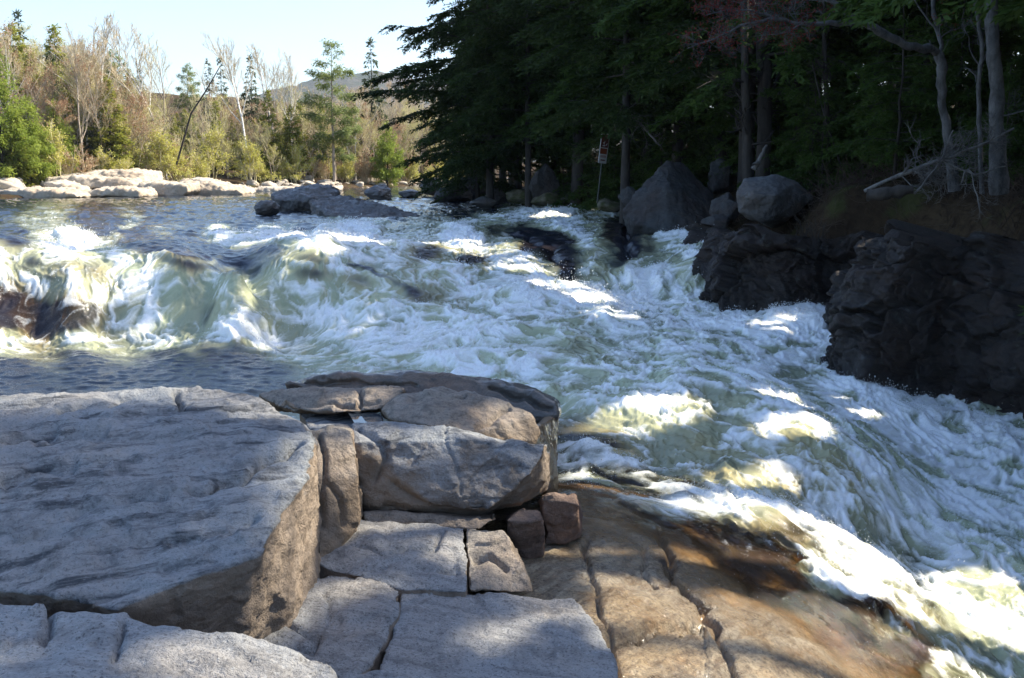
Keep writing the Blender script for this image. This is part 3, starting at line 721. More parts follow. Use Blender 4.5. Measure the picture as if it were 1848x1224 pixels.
# keep the thin sheet close to the bedrock where the river thins out
sl = coarse(lambda x, y: SLAB(np.stack([x, y], 1)))
dep = wZ - sl
thinz = (wY < 11.5) & (wX > -.2)
k = np.where(thinz, sstep(.02, .30, dep), 1.0)
wZ2 = np.where(thinz, wZ + (wZ2 - wZ) * (.22 + .78 * k), wZ2)
# broken lip: push steep white faces forward so that they billow
push = act * (.05 * st2 + .02 * st3)
wX2 = wX + dX * push; wY2 = wY + dY * push
thin = np.where(thinz, 1 - sstep(.03, .34, dep + .16 * fb2(ux, uy, 1.8, 4, .6) + .10 * st2), 0.0)
foam = np.where(thinz, foam * (1 - .60 * thin), foam)
me = mesh_np('river', np.stack([wX2, wY2, wZ2], 1), grid_faces(len(RY), len(RX)), True)
fattr(me, 'foam', foam); fattr(me, 'aer', np.clip(sstep(.15, .45, f + .10 * st2) * (.62 + .45 * green) * (1 - .92 * sstep(.5, .85, brown)) + .25 * st1 * act, 0, 1)); fattr(me, 'brown', np.clip(brown * (.85 + .5 * st2), 0, 1)); fattr(me, 'thin', thin); fattr(me, 'depth', np.where(thinz, sstep(.0, .30, dep), 1))

def water_mat():
    t = NT('river_water')
    co = t.coords('Object')
    foam, aer, br, th = t.attr('foam'), t.attr('aer'), t.attr('brown'), t.attr('thin')
    fine = t.noise(co, 38, 6, .78)
    fine2 = t.noise(co, 12, 6, .75, .6)
    f2 = t.math('ADD', foam, t.math('MULTIPLY', t.math('SUBTRACT', fine, .5), .60))
    f2 = t.math('ADD', f2, t.math('MULTIPLY', t.math('SUBTRACT', fine2, .5), .40))
    gate = t.ramp(foam, [(.02, 0.), (.25, 1.)])
    fm = t.math('MULTIPLY', t.ramp(f2, [(.14, 0.), (.86, 1.)]), gate)
    c = t.mix(br, (.008, .016, .032), (.040, .021, .011))
    yel = t.mix(br, (.49, .53, .35), (.36, .24, .07))
    c = t.mix(t.math('MULTIPLY', aer, .92), c, yel)
    c = t.mix(fm, c, (.90, .92, .91))
    b = t.n('BsdfPrincipled'); t.set(b, 'Base Color', c)
    t.set(b, 'Roughness', t.math('ADD', .05, t.math('ADD', t.math('MULTIPLY', fm, .45), t.math('MULTIPLY', aer, .10)), clamp=True))
    b.inputs['IOR'].default_value = 1.33
    t.set(b, 'Subsurface Weight', t.math('MULTIPLY', t.math('MAXIMUM', aer, fm), .55)); b.inputs['Subsurface Radius'].default_value = (1.0, 1.0, .8); b.inputs['Subsurface Scale'].default_value = .045
    rip = t.noise(co, 14, 4, .6)
    h = t.math('ADD', t.math('MULTIPLY', rip, .35), t.math('MULTIPLY', fine, .5))
    big = t.noise(t.coords('Object', (1, .6, 1)), 2.2, 4, .6)
    dark = t.math('SUBTRACT', 1.0, t.math('MAXIMUM', aer, fm))
    bn = t.bump(t.math('MULTIPLY', big, dark), .5, .05, t.bump(h, .55, .022))
    t.set(b, 'Normal', bn)
    tr = t.n('BsdfTransparent'); t.set(tr, 0, t.mix(t.attr('depth'), (1, 1, 1), (.90, .76, .50)))
    gl = t.n('BsdfGlossy'); gl.inputs['Roughness'].default_value = .06; t.set(gl, 'Normal', bn)
    fr = t.n('Fresnel'); fr.inputs[0].default_value = 1.33; t.set(fr, 'Normal', bn)
    m1 = t.n('MixShader'); t.set(m1, 0, t.math('MULTIPLY', fr.outputs[0], t.ramp(t.attr('depth'), [(.0, .0), (.3, 1.)]))); t.set(m1, 1, tr.outputs[0]); t.set(m1, 2, gl.outputs[0])
    m2 = t.n('MixShader'); t.set(m2, 0, t.math('MULTIPLY', th, t.math('SUBTRACT', 1.0, fm), clamp=True)); t.set(m2, 1, b.outputs[0]); t.set(m2, 2, m1.outputs[0])
    return t.finish(m2.outputs[0])
WM = water_mat()
me.materials.append(WM)
tag(link('river', me), 'white and green rapids pouring from the dark upper pool past the rock platform', None, None, 'structure')

# ---- thrown drops
def spray():
    w3 = np.stack([wX2, wY2, wZ2], 1)
    px, py = proj(w3)
    r = np.random.default_rng(3)
    C, Rr = [], []
    for pl, w, n, h, sz in [([(1000,500),(1060,525),(1120,555),(1180,580)],14,900,.35,.016),([(1150,500),(1200,510),(1230,500)],18,500,.2,.010),([(1262,416),(1275,440),(1268,500)],10,300,.25,.014),
                        ([(110,440),(145,425),(190,440)],14,500,.25,.018),([(0,500),(120,520),(200,540)],20,500,.15,.012),([(1390,570),(1500,572)],6,260,.14,.014),([(1510,600),(1520,660)],8,240,.15,.014),
                        ([(1560,700),(1640,730),(1750,770),(1848,790)],10,700,.20,.013),([(1500,800),(1600,880),(1680,960)],22,700,.16,.009),([(1440,940),(1560,1000),(1700,1090),(1780,1130)],46,800,.16,.007),
                        ([(1240,880),(1330,900),(1420,930)],24,250,.08,.007),([(1300,1090),(1400,1110),(1520,1150)],50,120,.03,.005),([(600,425),(640,410),(680,425)],14,400,.14,.016),
                        ([(480,590),(540,580),(620,570)],12,300,.12,.013),([(1700,960),(1800,1040),(1848,1080)],30,500,.3,.009),([(1000,780),(1010,850),(1060,860)],20,300,.1,.008),([(860,440),(960,480)],18,500,.14,.013)]:
        e, fr = polydist(px, py, pl)
        ok = np.where(e < w * 1.6)[0]
        if len(ok) == 0: continue
        pk = ok[r.integers(0, len(ok), n)]
        p = w3[pk].copy()
        u = r.random(n) ** 2.2
        p[:, 2] += u * h + .01
        p[:, :2] += r.normal(size=(n, 2)) * (.05 + .25 * u[:, None] * h) + np.stack([dX[pk], dY[pk]], 1) * (u * h * .8)[:, None]
        C.append(p); Rr.append(sz * (.25 + .65 * r.random(n) ** 2.5))
    # froth: fine beads hugging the broken water everywhere
    wgt = np.clip(foam - .35, 0, 1) * (wY < 45) * (.3 + np.clip(crest, 0, .15) * 6 + np.clip(st2, 0, 1)) * wY ** .3 * (px > -30) * (px < 1880) * (py < 1260)
    cdf = np.cumsum(wgt); pk = np.searchsorted(cdf, r.random(75000) * cdf[-1])
    p = w3[pk].copy(); n = len(pk)
    p[:, 2] += r.random(n) ** 3 * .10 * (p[:, 1] / 15) ** .5 + .003
    p[:, :2] += r.normal(size=(n, 2)) * .03
    C.append(p); Rr.append(p[:, 1] / 1004 * (.18 + .34 * r.random(n) ** 2))
    C = np.concatenate(C); Rr = np.concatenate(Rr)
    o = np.array([[1, 0, 0], [-1, 0, 0], [0, 1, 0], [0, -1, 0], [0, 0, 1], [0, 0, -1]], float)
    fc = np.array([[0, 2, 4], [2, 1, 4], [1, 3, 4], [3, 0, 4], [2, 0, 5], [1, 2, 5], [3, 1, 5], [0, 3, 5]])
    st = np.ones((len(C), 1, 3)); st[:, 0, 2] = r.uniform(.7, 1.9, len(C)); st[:, 0, 0] = r.uniform(.6, 1.3, len(C))
    V = C[:, None, :] + Rr[:, None, None] * o[None] * st
    Fc = (fc[None] + 6 * np.arange(len(C))[:, None, None]).reshape(-1, 3)
    me = mesh_np('spray', V.reshape(-1, 3), Fc, True)
    t = NT('spray_drops'); b = t.n('BsdfPrincipled'); b.inputs['Base Color'].default_value = (.8, .82, .82, 1); b.inputs['Roughness'].default_value = .25
    me.materials.append(t.finish(b.outputs[0]))
    tag(link('spray', me), 'drops of white water thrown up over the breaking waves', None, None, 'stuff')
spray()
# ================================================================== banks
def XY(px, py, z): p = P(px, py, z); return (p[0], p[1])
RIGHT = [(10.5, -40), (9.3, 2), (8.6, 9)] + [XY(1900, 785, -2.2), XY(1848, 772, -2.12), XY(1700, 722, -2.0), XY(1570, 706, -1.78), XY(1512, 670, -1.6), XY(1516, 615, -1.40), XY(1500, 566, -1.25),
         XY(1400, 568, -1.2), XY(1305, 556, -1.1), XY(1262, 520, -.95), XY(1252, 470, -.5), XY(1268, 418, .0), XY(1215, 412, .0), XY(1130, 388, .0), XY(1050, 378, .0), XY(960, 374, .0), XY(885, 360, 0), XY(862, 345, 0), (-1.5, 112), (12, 128), (60, 150)]
FAR = [(60, 175), (8, 140), XY(850, 333.5, 0), XY(750, 336, 0), XY(600, 341, 0), XY(500, 344, 0), XY(420, 350, 0), XY(300, 352.5, 0), XY(150, 355, 0), XY(0, 360, 0), (-45, 62), (-60, 40), (-60, -40)]
_poly = np.array(RIGHT + FAR)
def inside(X, Y):
    r = np.zeros(X.shape, bool); n = len(_poly)
    for i in range(n):
        a, b = _poly[i], _poly[(i + 1) % n]
        c = ((a[1] > Y) != (b[1] > Y))
        xi = (b[0] - a[0]) * (Y - a[1]) / (b[1] - a[1] + 1e-12) + a[0]
        r ^= c & (X < xi)
    return r
def ground_z(X, Y):
    X = np.asarray(X, float); Y = np.asarray(Y, float)
    ins = inside(X, Y)
    dr, _ = polydist(X, Y, RIGHT); df, _ = polydist(X, Y, FAR)
    nz = fb2(X, Y, .12, 4)
    cl = 1 - sstep(24, 30, Y)
    zr = cl * (-3.4 + 4.1 * sstep(1.4, 3.6, dr)) + (1 - cl) * .12 + (.30 - .08 * cl) * np.minimum(dr, 14) * (1 - .35 * cl * sstep(4, 0, dr)) + .16 * np.clip(dr - 14, 0, 60) + .25 * nz * sstep(0, 4, dr) + .12 * fb2(X, Y, .7, 3)
    left = sstep(-8, -36, X)
    zf = .15 + .09 * np.minimum(df, 12) + (.07 + .15 * left) * np.clip(df - 12, 0, 25 + 35 * left) + .3 * nz * sstep(0, 6, df) + .12 * fb2(X, Y, .5, 3)
    zo = np.where(dr < df, zr, zf)
    d = np.minimum(dr, df)
    bed = np.where(Y > 36, -1.2, -4.5)
    zi = np.maximum(bed, -.1 - .35 * d - cl * 3.0)
    return np.where(ins, zi, zo), ins, dr, df

def make_ground():
    ys = np.concatenate([np.linspace(-60, 6, 30), 6 + np.cumsum(np.linspace(.25, 1.0, 150))])
    ys = np.concatenate([ys, ys[-1] + np.cumsum(np.geomspace(1.0, 900, 60))])
    u = np.linspace(-1.3, 1.3, 330)
    Yg, Ug = np.meshgrid(ys, u, indexing='ij')
    X = Ug * (np.abs(Yg) * .85 + 26); Y = Yg
    Z, ins, dr, df = ground_z(X.ravel(), Y.ravel())
    far = sstep(200, 700, np.hypot(X.ravel(), Y.ravel()))
    Z = Z * (1 - far)
    V = np.stack([X.ravel(), Y.ravel(), Z], 1)
    me = mesh_np('ground', V, grid_faces(len(ys), len(u)), True)
    t = NT('forest_floor'); co = t.coords('Object')
    a = t.noise(co, .35, 5, .65); b_ = t.noise(co, 3.5, 6, .7)
    c = t.mix(t.ramp(a, [(.4, 0.), (.62, 1.)]), (.045, .029, .017), (.085, .058, .032))
    c = t.mix(t.ramp(b_, [(.45, 0.), (.62, 1.)]), c, (.030, .019, .012))
    c = t.mix(t.math('MULTIPLY', t.ramp(t.noise(co, .8, 5, .6), [(.55, 0.), (.66, 1.)]), .5), c, (.07, .085, .025))
    b = t.n('BsdfPrincipled'); t.set(b, 'Base Color', c); b.inputs['Roughness'].default_value = .95; b.inputs['Specular IOR Level'].default_value = .1
    t.set(b, 'Normal', t.bump(b_, .9, .12))
    me.materials.append(t.finish(b.outputs[0]))
    tag(link('ground', me), 'leaf-strewn forest floor of both river banks', None, None, 'structure')
make_ground()

# ---- dark cliff on the right bank
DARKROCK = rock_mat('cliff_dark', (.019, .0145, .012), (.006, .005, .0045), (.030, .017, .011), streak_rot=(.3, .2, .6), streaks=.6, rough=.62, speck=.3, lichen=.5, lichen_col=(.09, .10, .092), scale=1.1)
def make_cliff():
    base = np.array(RIGHT[1:16]); seg = np.linalg.norm(np.diff(base, axis=0), axis=1); cum = np.concatenate([[0], np.cumsum(seg)])
    S = np.concatenate([np.linspace(0, cum[2], 30)[:-1], np.linspace(cum[2], cum[-1], 620)])
    bx = np.interp(S, cum, base[:, 0]); by = np.interp(S, cum, base[:, 1])
    for _ in range(10):
        bx[1:-1] = .25 * bx[:-2] + .5 * bx[1:-1] + .25 * bx[2:]; by[1:-1] = .25 * by[:-2] + .5 * by[1:-1] + .25 * by[2:]
    sx_ = bx.copy(); sy_ = by.copy()
    k = np.ones(101) / 101
    sx_ = np.convolve(np.pad(bx, 50, 'edge'), k, 'valid'); sy_ = np.convolve(np.pad(by, 50, 'edge'), k, 'valid')
    tx = np.gradient(sx_); ty = np.gradient(sy_); ln = np.hypot(tx, ty) + 1e-9
    nx, ny = ty / ln, -tx / ln                      # inland
    nx, ny = nx * .8 + .2, ny * .8 + .12
    ztop = np.interp(by, [0, 8, 15, 18, 22, 26, 31], [.95, .92, .76, .68, .52, .28, .12])
    ztop = ztop + .38 * n2(S, S * 0, .45) + .22 * n2(S, S * 0 + 9, 1.3)
    zb = WTPS(LY(bx, by)) - 1.2
    nt_ = 250
    V = []
    for i, tt in enumerate(np.linspace(0, 1, nt_)):
        a = min(tt / .82, 1.0); b = max(0, (tt - .82) / .18)
        z = zb + (ztop - zb) * (1 - (1 - a) ** 1.15) - b * .55
        off = -.25 + (.30 * a + .35 * a ** 4) * np.clip(ztop - zb, 1, 9) * .55 + b * 2.2
        V.append(np.stack([bx + nx * off, by + ny * off, z], 1))
    V = np.array(V); n0 = nt_ * len(S)
    W = V.reshape(-1, 3)
    N = np.stack([-nx, -ny, np.full_like(nx, .25)], 1); N /= np.linalg.norm(N, axis=1)[:, None]
    N = np.tile(N, (nt_, 1))
    rot = np.array([[.8, .5, .33], [-.6, .7, .4], [-.03, -.52, .85]])
    q = W @ rot.T
    q = q * [1.0, 1.0, 1.15] + .25 * np.stack([fbm3(W * 1.1, 3), fbm3(W * 1.1 + 9, 3), fbm3(W * 1.1 + 23, 3)], 1)
    f1, f2, cid, fr_ = worley3(q * .7); g1, g2, gid, gr_ = worley3(q * 2.1 + 11); h1, h2, hid, hr_ = worley3(q * 5.0 + 3)
    tilt = lambda rel, c: (rel * _grad[c]).sum(1)
    d = .50 * ((cid % 32) / 32. - .5) + .30 * tilt(fr_, cid) + .17 * ((gid % 32) / 32. - .5) + .13 * tilt(gr_, gid) + .05 * ((hid % 16) / 16. - .5) + .05 * tilt(hr_, hid) - .12 * (1 - sstep(0, .05, f2 - f1)) - .05 * (1 - sstep(0, .06, g2 - g1)) + .05 * fbm3(W * 3, 4)
    fade = np.repeat(np.concatenate([np.linspace(.5, 1, 15), np.ones(nt_ - 15 - 40), np.linspace(1, .35, 40)]), len(S))
    W = W + N * (d * fade)[:, None]
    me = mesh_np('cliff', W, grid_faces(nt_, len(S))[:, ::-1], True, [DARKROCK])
    tag(link('cliff', me), 'dark broken rock face rising from the rapids on the right bank', None, None, 'structure')
make_cliff()

# ---- far mountain
def make_mountain():
    r = np.random.default_rng(4)
    xs = np.linspace(-1700, 900, 260); ds = np.linspace(0, 1, 60)
    pr = lambda px, py: (Q(px, py, 2000)[0], Q(px, py, 2000)[2])
    k = np.array([pr(-400, 290), pr(300, 240), pr(400, 200), pr(480, 160), pr(540, 144), pr(590, 128), pr(640, 122), pr(700, 128), pr(760, 142), pr(900, 150), pr(1100, 170), pr(1700, 260)])
    ridge = np.interp(xs, k[:, 0], k[:, 1])
    ridge = np.convolve(np.pad(ridge, 6, 'edge'), np.ones(13) / 13, 'valid')
    D, X = np.meshgrid(ds, xs, indexing='ij')
    Y = 1100 + D * 1300
    prof = np.where(D < .69, (D / .69) ** 1.2, 1 - .6 * (D - .69) / .31)
    Z = ridge[None] * prof * (1 + .05 * fb2(X, Y, .006, 4) * (D > .02)) + 6 * fb2(X, Y, .02, 4) * prof
    me = mesh_np('mountain', np.stack([X.ravel() * (Y / 2000).ravel() ** .5, Y.ravel(), Z.ravel() - 4], 1), grid_faces(60, 260), True)
    t = NT('mountain_woods'); co = t.coords('Object')
    a = t.noise(co, .012, 6, .65); b_ = t.noise(co, .09, 5, .7)
    c = t.mix(t.ramp(a, [(.42, 0.), (.6, 1.)]), (.10, .085, .07), (.035, .05, .03))
    c = t.mix(t.ramp(b_, [(.5, 0.), (.65, .7)]), c, (.03, .035, .025))
    b = t.n('BsdfPrincipled'); t.set(b, 'Base Color', c); b.inputs['Roughness'].default_value = 1; b.inputs['Specular IOR Level'].default_value = 0
    t.set(b, 'Normal', t.bump(b_, 1, 8))
    me.materials.append(t.finish(b.outputs[0]))
    tag(link('mountain', me), 'wooded mountain ridge far beyond the river', None, None, 'structure')
make_mountain()

# ---- stones: a few shapes, copied
def stone_mesh(name, seed, sub=4, cuts=9, rough=.05):
    bm = bmesh.new(); bmesh.ops.create_icosphere(bm, subdivisions=sub, radius=1)
    me = bpy.data.meshes.new(name); bm.to_mesh(me); bm.free()
    n = len(me.vertices); V = np.empty(n * 3, np.float32); me.vertices.foreach_get('co', V); V = V.reshape(-1, 3)
    r = np.random.default_rng(seed)
    for _ in range(cuts):
        d = r.normal(size=3); d /= np.linalg.norm(d); h = r.uniform(.5, .85)
        e = V @ d
        V = V - np.maximum(e - h, 0)[:, None] * d * .92
    V = V * (1 + .14 * fbm3(V * 1.3 + seed, 3)[:, None] + rough * fbm3(V * 5 + seed, 3)[:, None])
    me.vertices.foreach_set('co', np.ascontiguousarray(V, np.float32).ravel())
    me.polygons.foreach_set('use_smooth', np.ones(len(me.polygons), bool)); me.update()
    return me
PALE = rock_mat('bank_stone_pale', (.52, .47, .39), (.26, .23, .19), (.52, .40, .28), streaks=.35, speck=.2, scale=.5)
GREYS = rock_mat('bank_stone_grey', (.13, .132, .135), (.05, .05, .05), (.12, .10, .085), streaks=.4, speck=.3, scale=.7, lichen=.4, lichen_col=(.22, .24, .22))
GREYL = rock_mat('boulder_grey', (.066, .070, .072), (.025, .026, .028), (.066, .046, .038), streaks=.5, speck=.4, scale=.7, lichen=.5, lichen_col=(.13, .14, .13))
MOSSY = rock_mat('bank_stone_mossy', (.20, .18, .13), (.08, .07, .05), (.14, .12, .06), streaks=.4, scale=.7, moss=.9)
POOLROCK = rock_mat('pool_rock', (.14, .143, .148), (.04, .04, .043), (.15, .12, .10), streaks=.6, scale=.7, rough=.5, wet=.4)
STONES = {}
def stone_set(key, mat, n, sub=3):
    STONES[key] = []
    for i in range(n):
        me = stone_mesh('stone_' + key, 31 * n + i * 7 + len(key), sub); me.materials.append(mat); STONES[key].append(me)
stone_set('pale', PALE, 6); stone_set('grey', GREYS, 6); stone_set('mossy', MOSSY, 3, 4); stone_set('boulder', GREYL, 5, 5); stone_set('pool', POOLROCK, 4, 5)
def put_stone(name, key, i, loc, size, rz, label, cat, group=None, tilt=(0, 0)):
    o = link(name, STONES[key][i % len(STONES[key])], None, loc); o.scale = size; o.rotation_euler = (tilt[0], tilt[1], rz)
    return tag(o, label, cat, group)
def boulder_px(name, key, i, px, py0, py1, wpx, D, label, cat='boulder', depth=1.0, rz=0.0, group=None, tilt=(0, 0)):
    """boulder whose visible outline spans py0 (top) to py1 (foot) and wpx across, standing at distance D"""
    zt = Q(px, py0, D)[2]; zb = Q(px, py1, D)[2]
    h = (zt - zb); wd = wpx * D / F
    c = Q(px, py1, D)
    return put_stone(name, key, i, (c[0], D, zb + h * .32), (wd / 1.6, wd / 1.6 * depth, h * .82), rz, label, cat, group, tilt)

# named boulders of the right bank and the pool
def BO(px, py, D): return Q(px, py, D)
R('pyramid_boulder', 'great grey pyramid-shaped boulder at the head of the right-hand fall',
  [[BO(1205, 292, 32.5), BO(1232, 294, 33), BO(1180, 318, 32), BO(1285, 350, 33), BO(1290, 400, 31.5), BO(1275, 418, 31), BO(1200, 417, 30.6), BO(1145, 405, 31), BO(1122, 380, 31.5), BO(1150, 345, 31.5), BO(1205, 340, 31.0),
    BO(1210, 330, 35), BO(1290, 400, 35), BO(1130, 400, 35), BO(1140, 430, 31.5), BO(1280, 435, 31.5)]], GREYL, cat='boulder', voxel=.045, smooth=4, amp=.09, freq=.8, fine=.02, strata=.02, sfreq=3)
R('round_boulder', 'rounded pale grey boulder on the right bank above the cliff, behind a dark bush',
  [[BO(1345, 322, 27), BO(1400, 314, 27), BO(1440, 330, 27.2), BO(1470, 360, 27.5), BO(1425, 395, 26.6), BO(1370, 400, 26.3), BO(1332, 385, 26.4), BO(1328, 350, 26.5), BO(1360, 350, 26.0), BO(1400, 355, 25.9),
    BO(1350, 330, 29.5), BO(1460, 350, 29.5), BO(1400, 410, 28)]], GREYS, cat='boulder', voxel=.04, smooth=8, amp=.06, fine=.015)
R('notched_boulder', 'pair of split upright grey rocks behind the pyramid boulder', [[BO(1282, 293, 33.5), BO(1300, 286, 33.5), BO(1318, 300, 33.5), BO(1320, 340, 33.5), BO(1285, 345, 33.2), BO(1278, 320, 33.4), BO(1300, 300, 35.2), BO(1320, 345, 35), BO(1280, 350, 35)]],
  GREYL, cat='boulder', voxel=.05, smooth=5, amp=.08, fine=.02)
for a in [('small_boulder', 'boulder', 0, 1300, 352, 390, 48, 29.5, 'grey boulder wedged between the pyramid boulder and the round boulder'),
          ('small_boulder', 'boulder', 1, 1318, 362, 388, 34, 28.6, 'smaller angular stone leaning on the foot of the round boulder'),
          ('small_boulder', 'boulder', 2, 1290, 388, 412, 40, 28.2, 'low dark boulder beside the splash at the top of the cliff'),
          ('leaning_boulder', 'boulder', 3, 986, 298, 346, 52, 47, 'tall slanted grey boulder by the slim trunk on the right bank'),
          ('bank_boulder', 'boulder', 4, 1140, 340, 372, 40, 36, 'grey boulder leaning against the left foot of the pyramid boulder'),
          ('bank_boulder', 'boulder', 2, 848, 318, 350, 54, 62, 'broad blue-grey boulder at the water where the right bank begins'),
          ('bank_boulder', 'boulder', 0, 812, 334, 362, 66, 60, 'low grey rock sloping into the pool left of the right bank'),
          ('bank_boulder', 'boulder', 1, 905, 334, 362, 50, 56, 'dark boulder at the pool edge under the overhanging hemlock')]:
    boulder_px(*a)
for a in [('square_boulder', 'pool', 0, 779, 322, 346, 34, 72, 'squarish grey boulder standing clear of the pool near the right bank'),
          ('pool_rock', 'pool', 1, 684, 335, 357, 46, 66, 'lone humped dark rock in the middle of the upper pool'),
          ('pool_rock', 'pool', 2, 742, 340, 353, 34, 68, 'low dark rock left of the squarish pool boulder'),
          ('pool_rock', 'pool', 3, 872, 357, 372, 40, 50, 'small wet rock at the lip of the falls under the right bank'),
          ('pool_rock', 'pool', 0, 482, 362, 384, 36, 42, 'small dark rock left of the mid-river outcrop')]:
    boulder_px(*a)
R('river_outcrop', 'low humped dark rock outcrop rising from the middle of the upper pool',
  [[BO(490, 354, 47), BO(530, 347, 47), BO(565, 337, 47), BO(592, 338, 47), BO(612, 350, 46.5), BO(600, 360, 45.5), BO(540, 364, 45), BO(500, 362, 45.5),
    BO(600, 345, 50), BO(500, 356, 50), BO(600, 400, 46), BO(500, 390, 46)]], POOLROCK, voxel=.055, smooth=1, amp=.10, freq=.9, fine=.03, strata=.16, sdir=(.15, .35, .93), sfreq=3.6)
R('layered_rock', 'wet blue-grey layered rock lip below the humped outcrop, washed by the current',
  [[BO(560, 366, 44), BO(610, 358, 45.5), BO(660, 368, 44), BO(720, 385, 42), BO(756, 397, 41), BO(700, 408, 39.6), BO(640, 405, 39.8), BO(590, 390, 41), BO(640, 366, 46), BO(740, 392, 44), BO(600, 440, 42), BO(740, 440, 42), BO(570, 420, 43)]],
  POOLROCK, voxel=.055, smooth=1, amp=.09, freq=1.0, fine=.03, strata=.17, sdir=(.25, .5, .8), sfreq=4.5)

# scattered stones
def scatter(n, key, xyfun, size, label, cat, group, seed, name):
    r = np.random.default_rng(seed)
    for i in range(n):
        x, y = xyfun(r, i / max(1, n - 1))
        z = float(ground_z(np.array([x]), np.array([y]))[0][0])
        s = size(r)
        put_stone(name, key, int(r.integers(0, 9)), (x, y, z + s * .12), (s * r.uniform(.8, 1.5), s * r.uniform(.8, 1.3), s * r.uniform(.5, .85)), r.uniform(0, 6.3), label, cat, group, (r.uniform(-.3, .3), r.uniform(-.3, .3)))
def along(pts, d0, d1, side):
    pts = np.array(pts)
    def f(r, u):
        u = r.random(); k = u * (len(pts) - 1); i = min(int(k), len(pts) - 2); a = pts[i] + (pts[i + 1] - pts[i]) * (k - i)
        t = pts[i + 1] - pts[i]; t = t / np.linalg.norm(t); nn = np.array([t[1], -t[0]]) * side
        return a + nn * (d0 + (d1 - d0) * r.random() ** 1.5)
    return f
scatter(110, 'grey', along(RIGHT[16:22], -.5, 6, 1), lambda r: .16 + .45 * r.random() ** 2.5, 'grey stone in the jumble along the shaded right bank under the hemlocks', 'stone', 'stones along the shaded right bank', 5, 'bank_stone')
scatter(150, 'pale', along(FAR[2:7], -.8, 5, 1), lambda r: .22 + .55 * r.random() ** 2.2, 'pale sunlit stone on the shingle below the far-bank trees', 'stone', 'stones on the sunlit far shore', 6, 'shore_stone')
scatter(26, 'pale', along(FAR[6:10], 3.0, 8, 1), lambda r: .3 + .7 * r.random() ** 2, 'weathered stone strewn behind the white ledges of the far bank', 'stone', 'stones behind the far ledges', 8, 'ledge_stone')
for i, (px, py, w, lab) in enumerate([(940, 362, 46, 'long mossy rock at the foot of the right bank, left of the other mossy rocks'), (985, 366, 50, 'wide mossy rock on the right bank under the slim trunk'), (1098, 378, 36, 'bright mossy rock at the left foot of the pyramid boulder')]):
    boulder_px('mossy_rock', 'mossy', i, px, py - 18, py, w, [50, 47, 38][i], lab, 'rock')

# far white ledges
def ledge(name, label, pts, D, thick, **k):
    front = [Q(px, 356 - (356 - py) * .86, D + (dd if dd > 0 else .25)) for px, py, dd in pts]
    back = [p + np.array([0, thick, .05]) for p in front]
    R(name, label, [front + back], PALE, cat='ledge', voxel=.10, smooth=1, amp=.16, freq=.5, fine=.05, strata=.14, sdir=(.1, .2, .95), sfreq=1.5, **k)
ledge('top_ledge', 'flat-topped white ledge, highest of the far bank rocks', [(108, 315, 1), (150, 305, 1), (225, 303, 1), (258, 308, 1), (260, 331, 0), (236, 331, -.5), (120, 326, -1)], 73, 4)
ledge('middle_ledge', 'pale stepped ledge below the flat-topped ledge on the far bank', [(66, 334, 0), (80, 320, .5), (130, 316, .5), (235, 320, .5), (240, 336, -1), (170, 339, -1), (90, 338, -1)], 71, 4)
ledge('slanted_ledge', 'slanting grey-sided slab at the left foot of the far ledges', [(80, 330, 0), (92, 327, 0), (143, 341, -.5), (145, 353, -1), (120, 352, -1), (85, 338, -1)], 69, 2.2)
ledge('shadowed_ledge', 'dark-fronted low ledge at the waterline of the far bank', [(155, 352, 0), (172, 340, .4), (215, 338, .4), (248, 345, 0), (255, 356, -.6), (160, 357, -.6)], 67.5, 3)
ledge('low_sheet', 'broad bright rock sheet sloping into the water at the far left', [(-60, 345, 0), (0, 343, 0), (60, 340, .5), (130, 350, 0), (150, 357, -1), (0, 360, -1.5), (-60, 362, -1.5)], 66, 3.5)
ledge('ruddy_block', 'reddish block at the left edge of the far bank', [(-20, 322, 0), (12, 322, 0), (24, 340, -.3), (0, 345, -.5), (-25, 344, -.5)], 67.5, 2)
ledge('bright_slope', 'bright white rock slope running into the water right of the far ledges', [(330, 322, 1), (352, 320, 1), (385, 332, .5), (430, 344, 0), (440, 352, -1), (340, 353, -1), (310, 345, -.5)], 74, 4)
ledge('hollow_boulder', 'white boulder with a dark hollow in its side on the far bank', [(298, 333, .2), (320, 327, .5), (338, 331, .2), (340, 345, -.5), (325, 355, -1), (300, 355, -1), (293, 345, -.5)], 71, 2.5)
ledge('joined_ledge', 'pale ledge linking the top ledge to the hollow boulder', [(238, 335, .5), (262, 328, .6), (295, 332, .4), (300, 352, -.6), (250, 356, -.8)], 71, 3)
ledge('shore_sheet', 'thin bright rock sheet along the water right of the white slope', [(420, 345, 0), (470, 340, .4), (520, 339, .5), (600, 338, 1), (600, 345, -.5), (500, 349, -1), (430, 352, -1)], 84, 5)

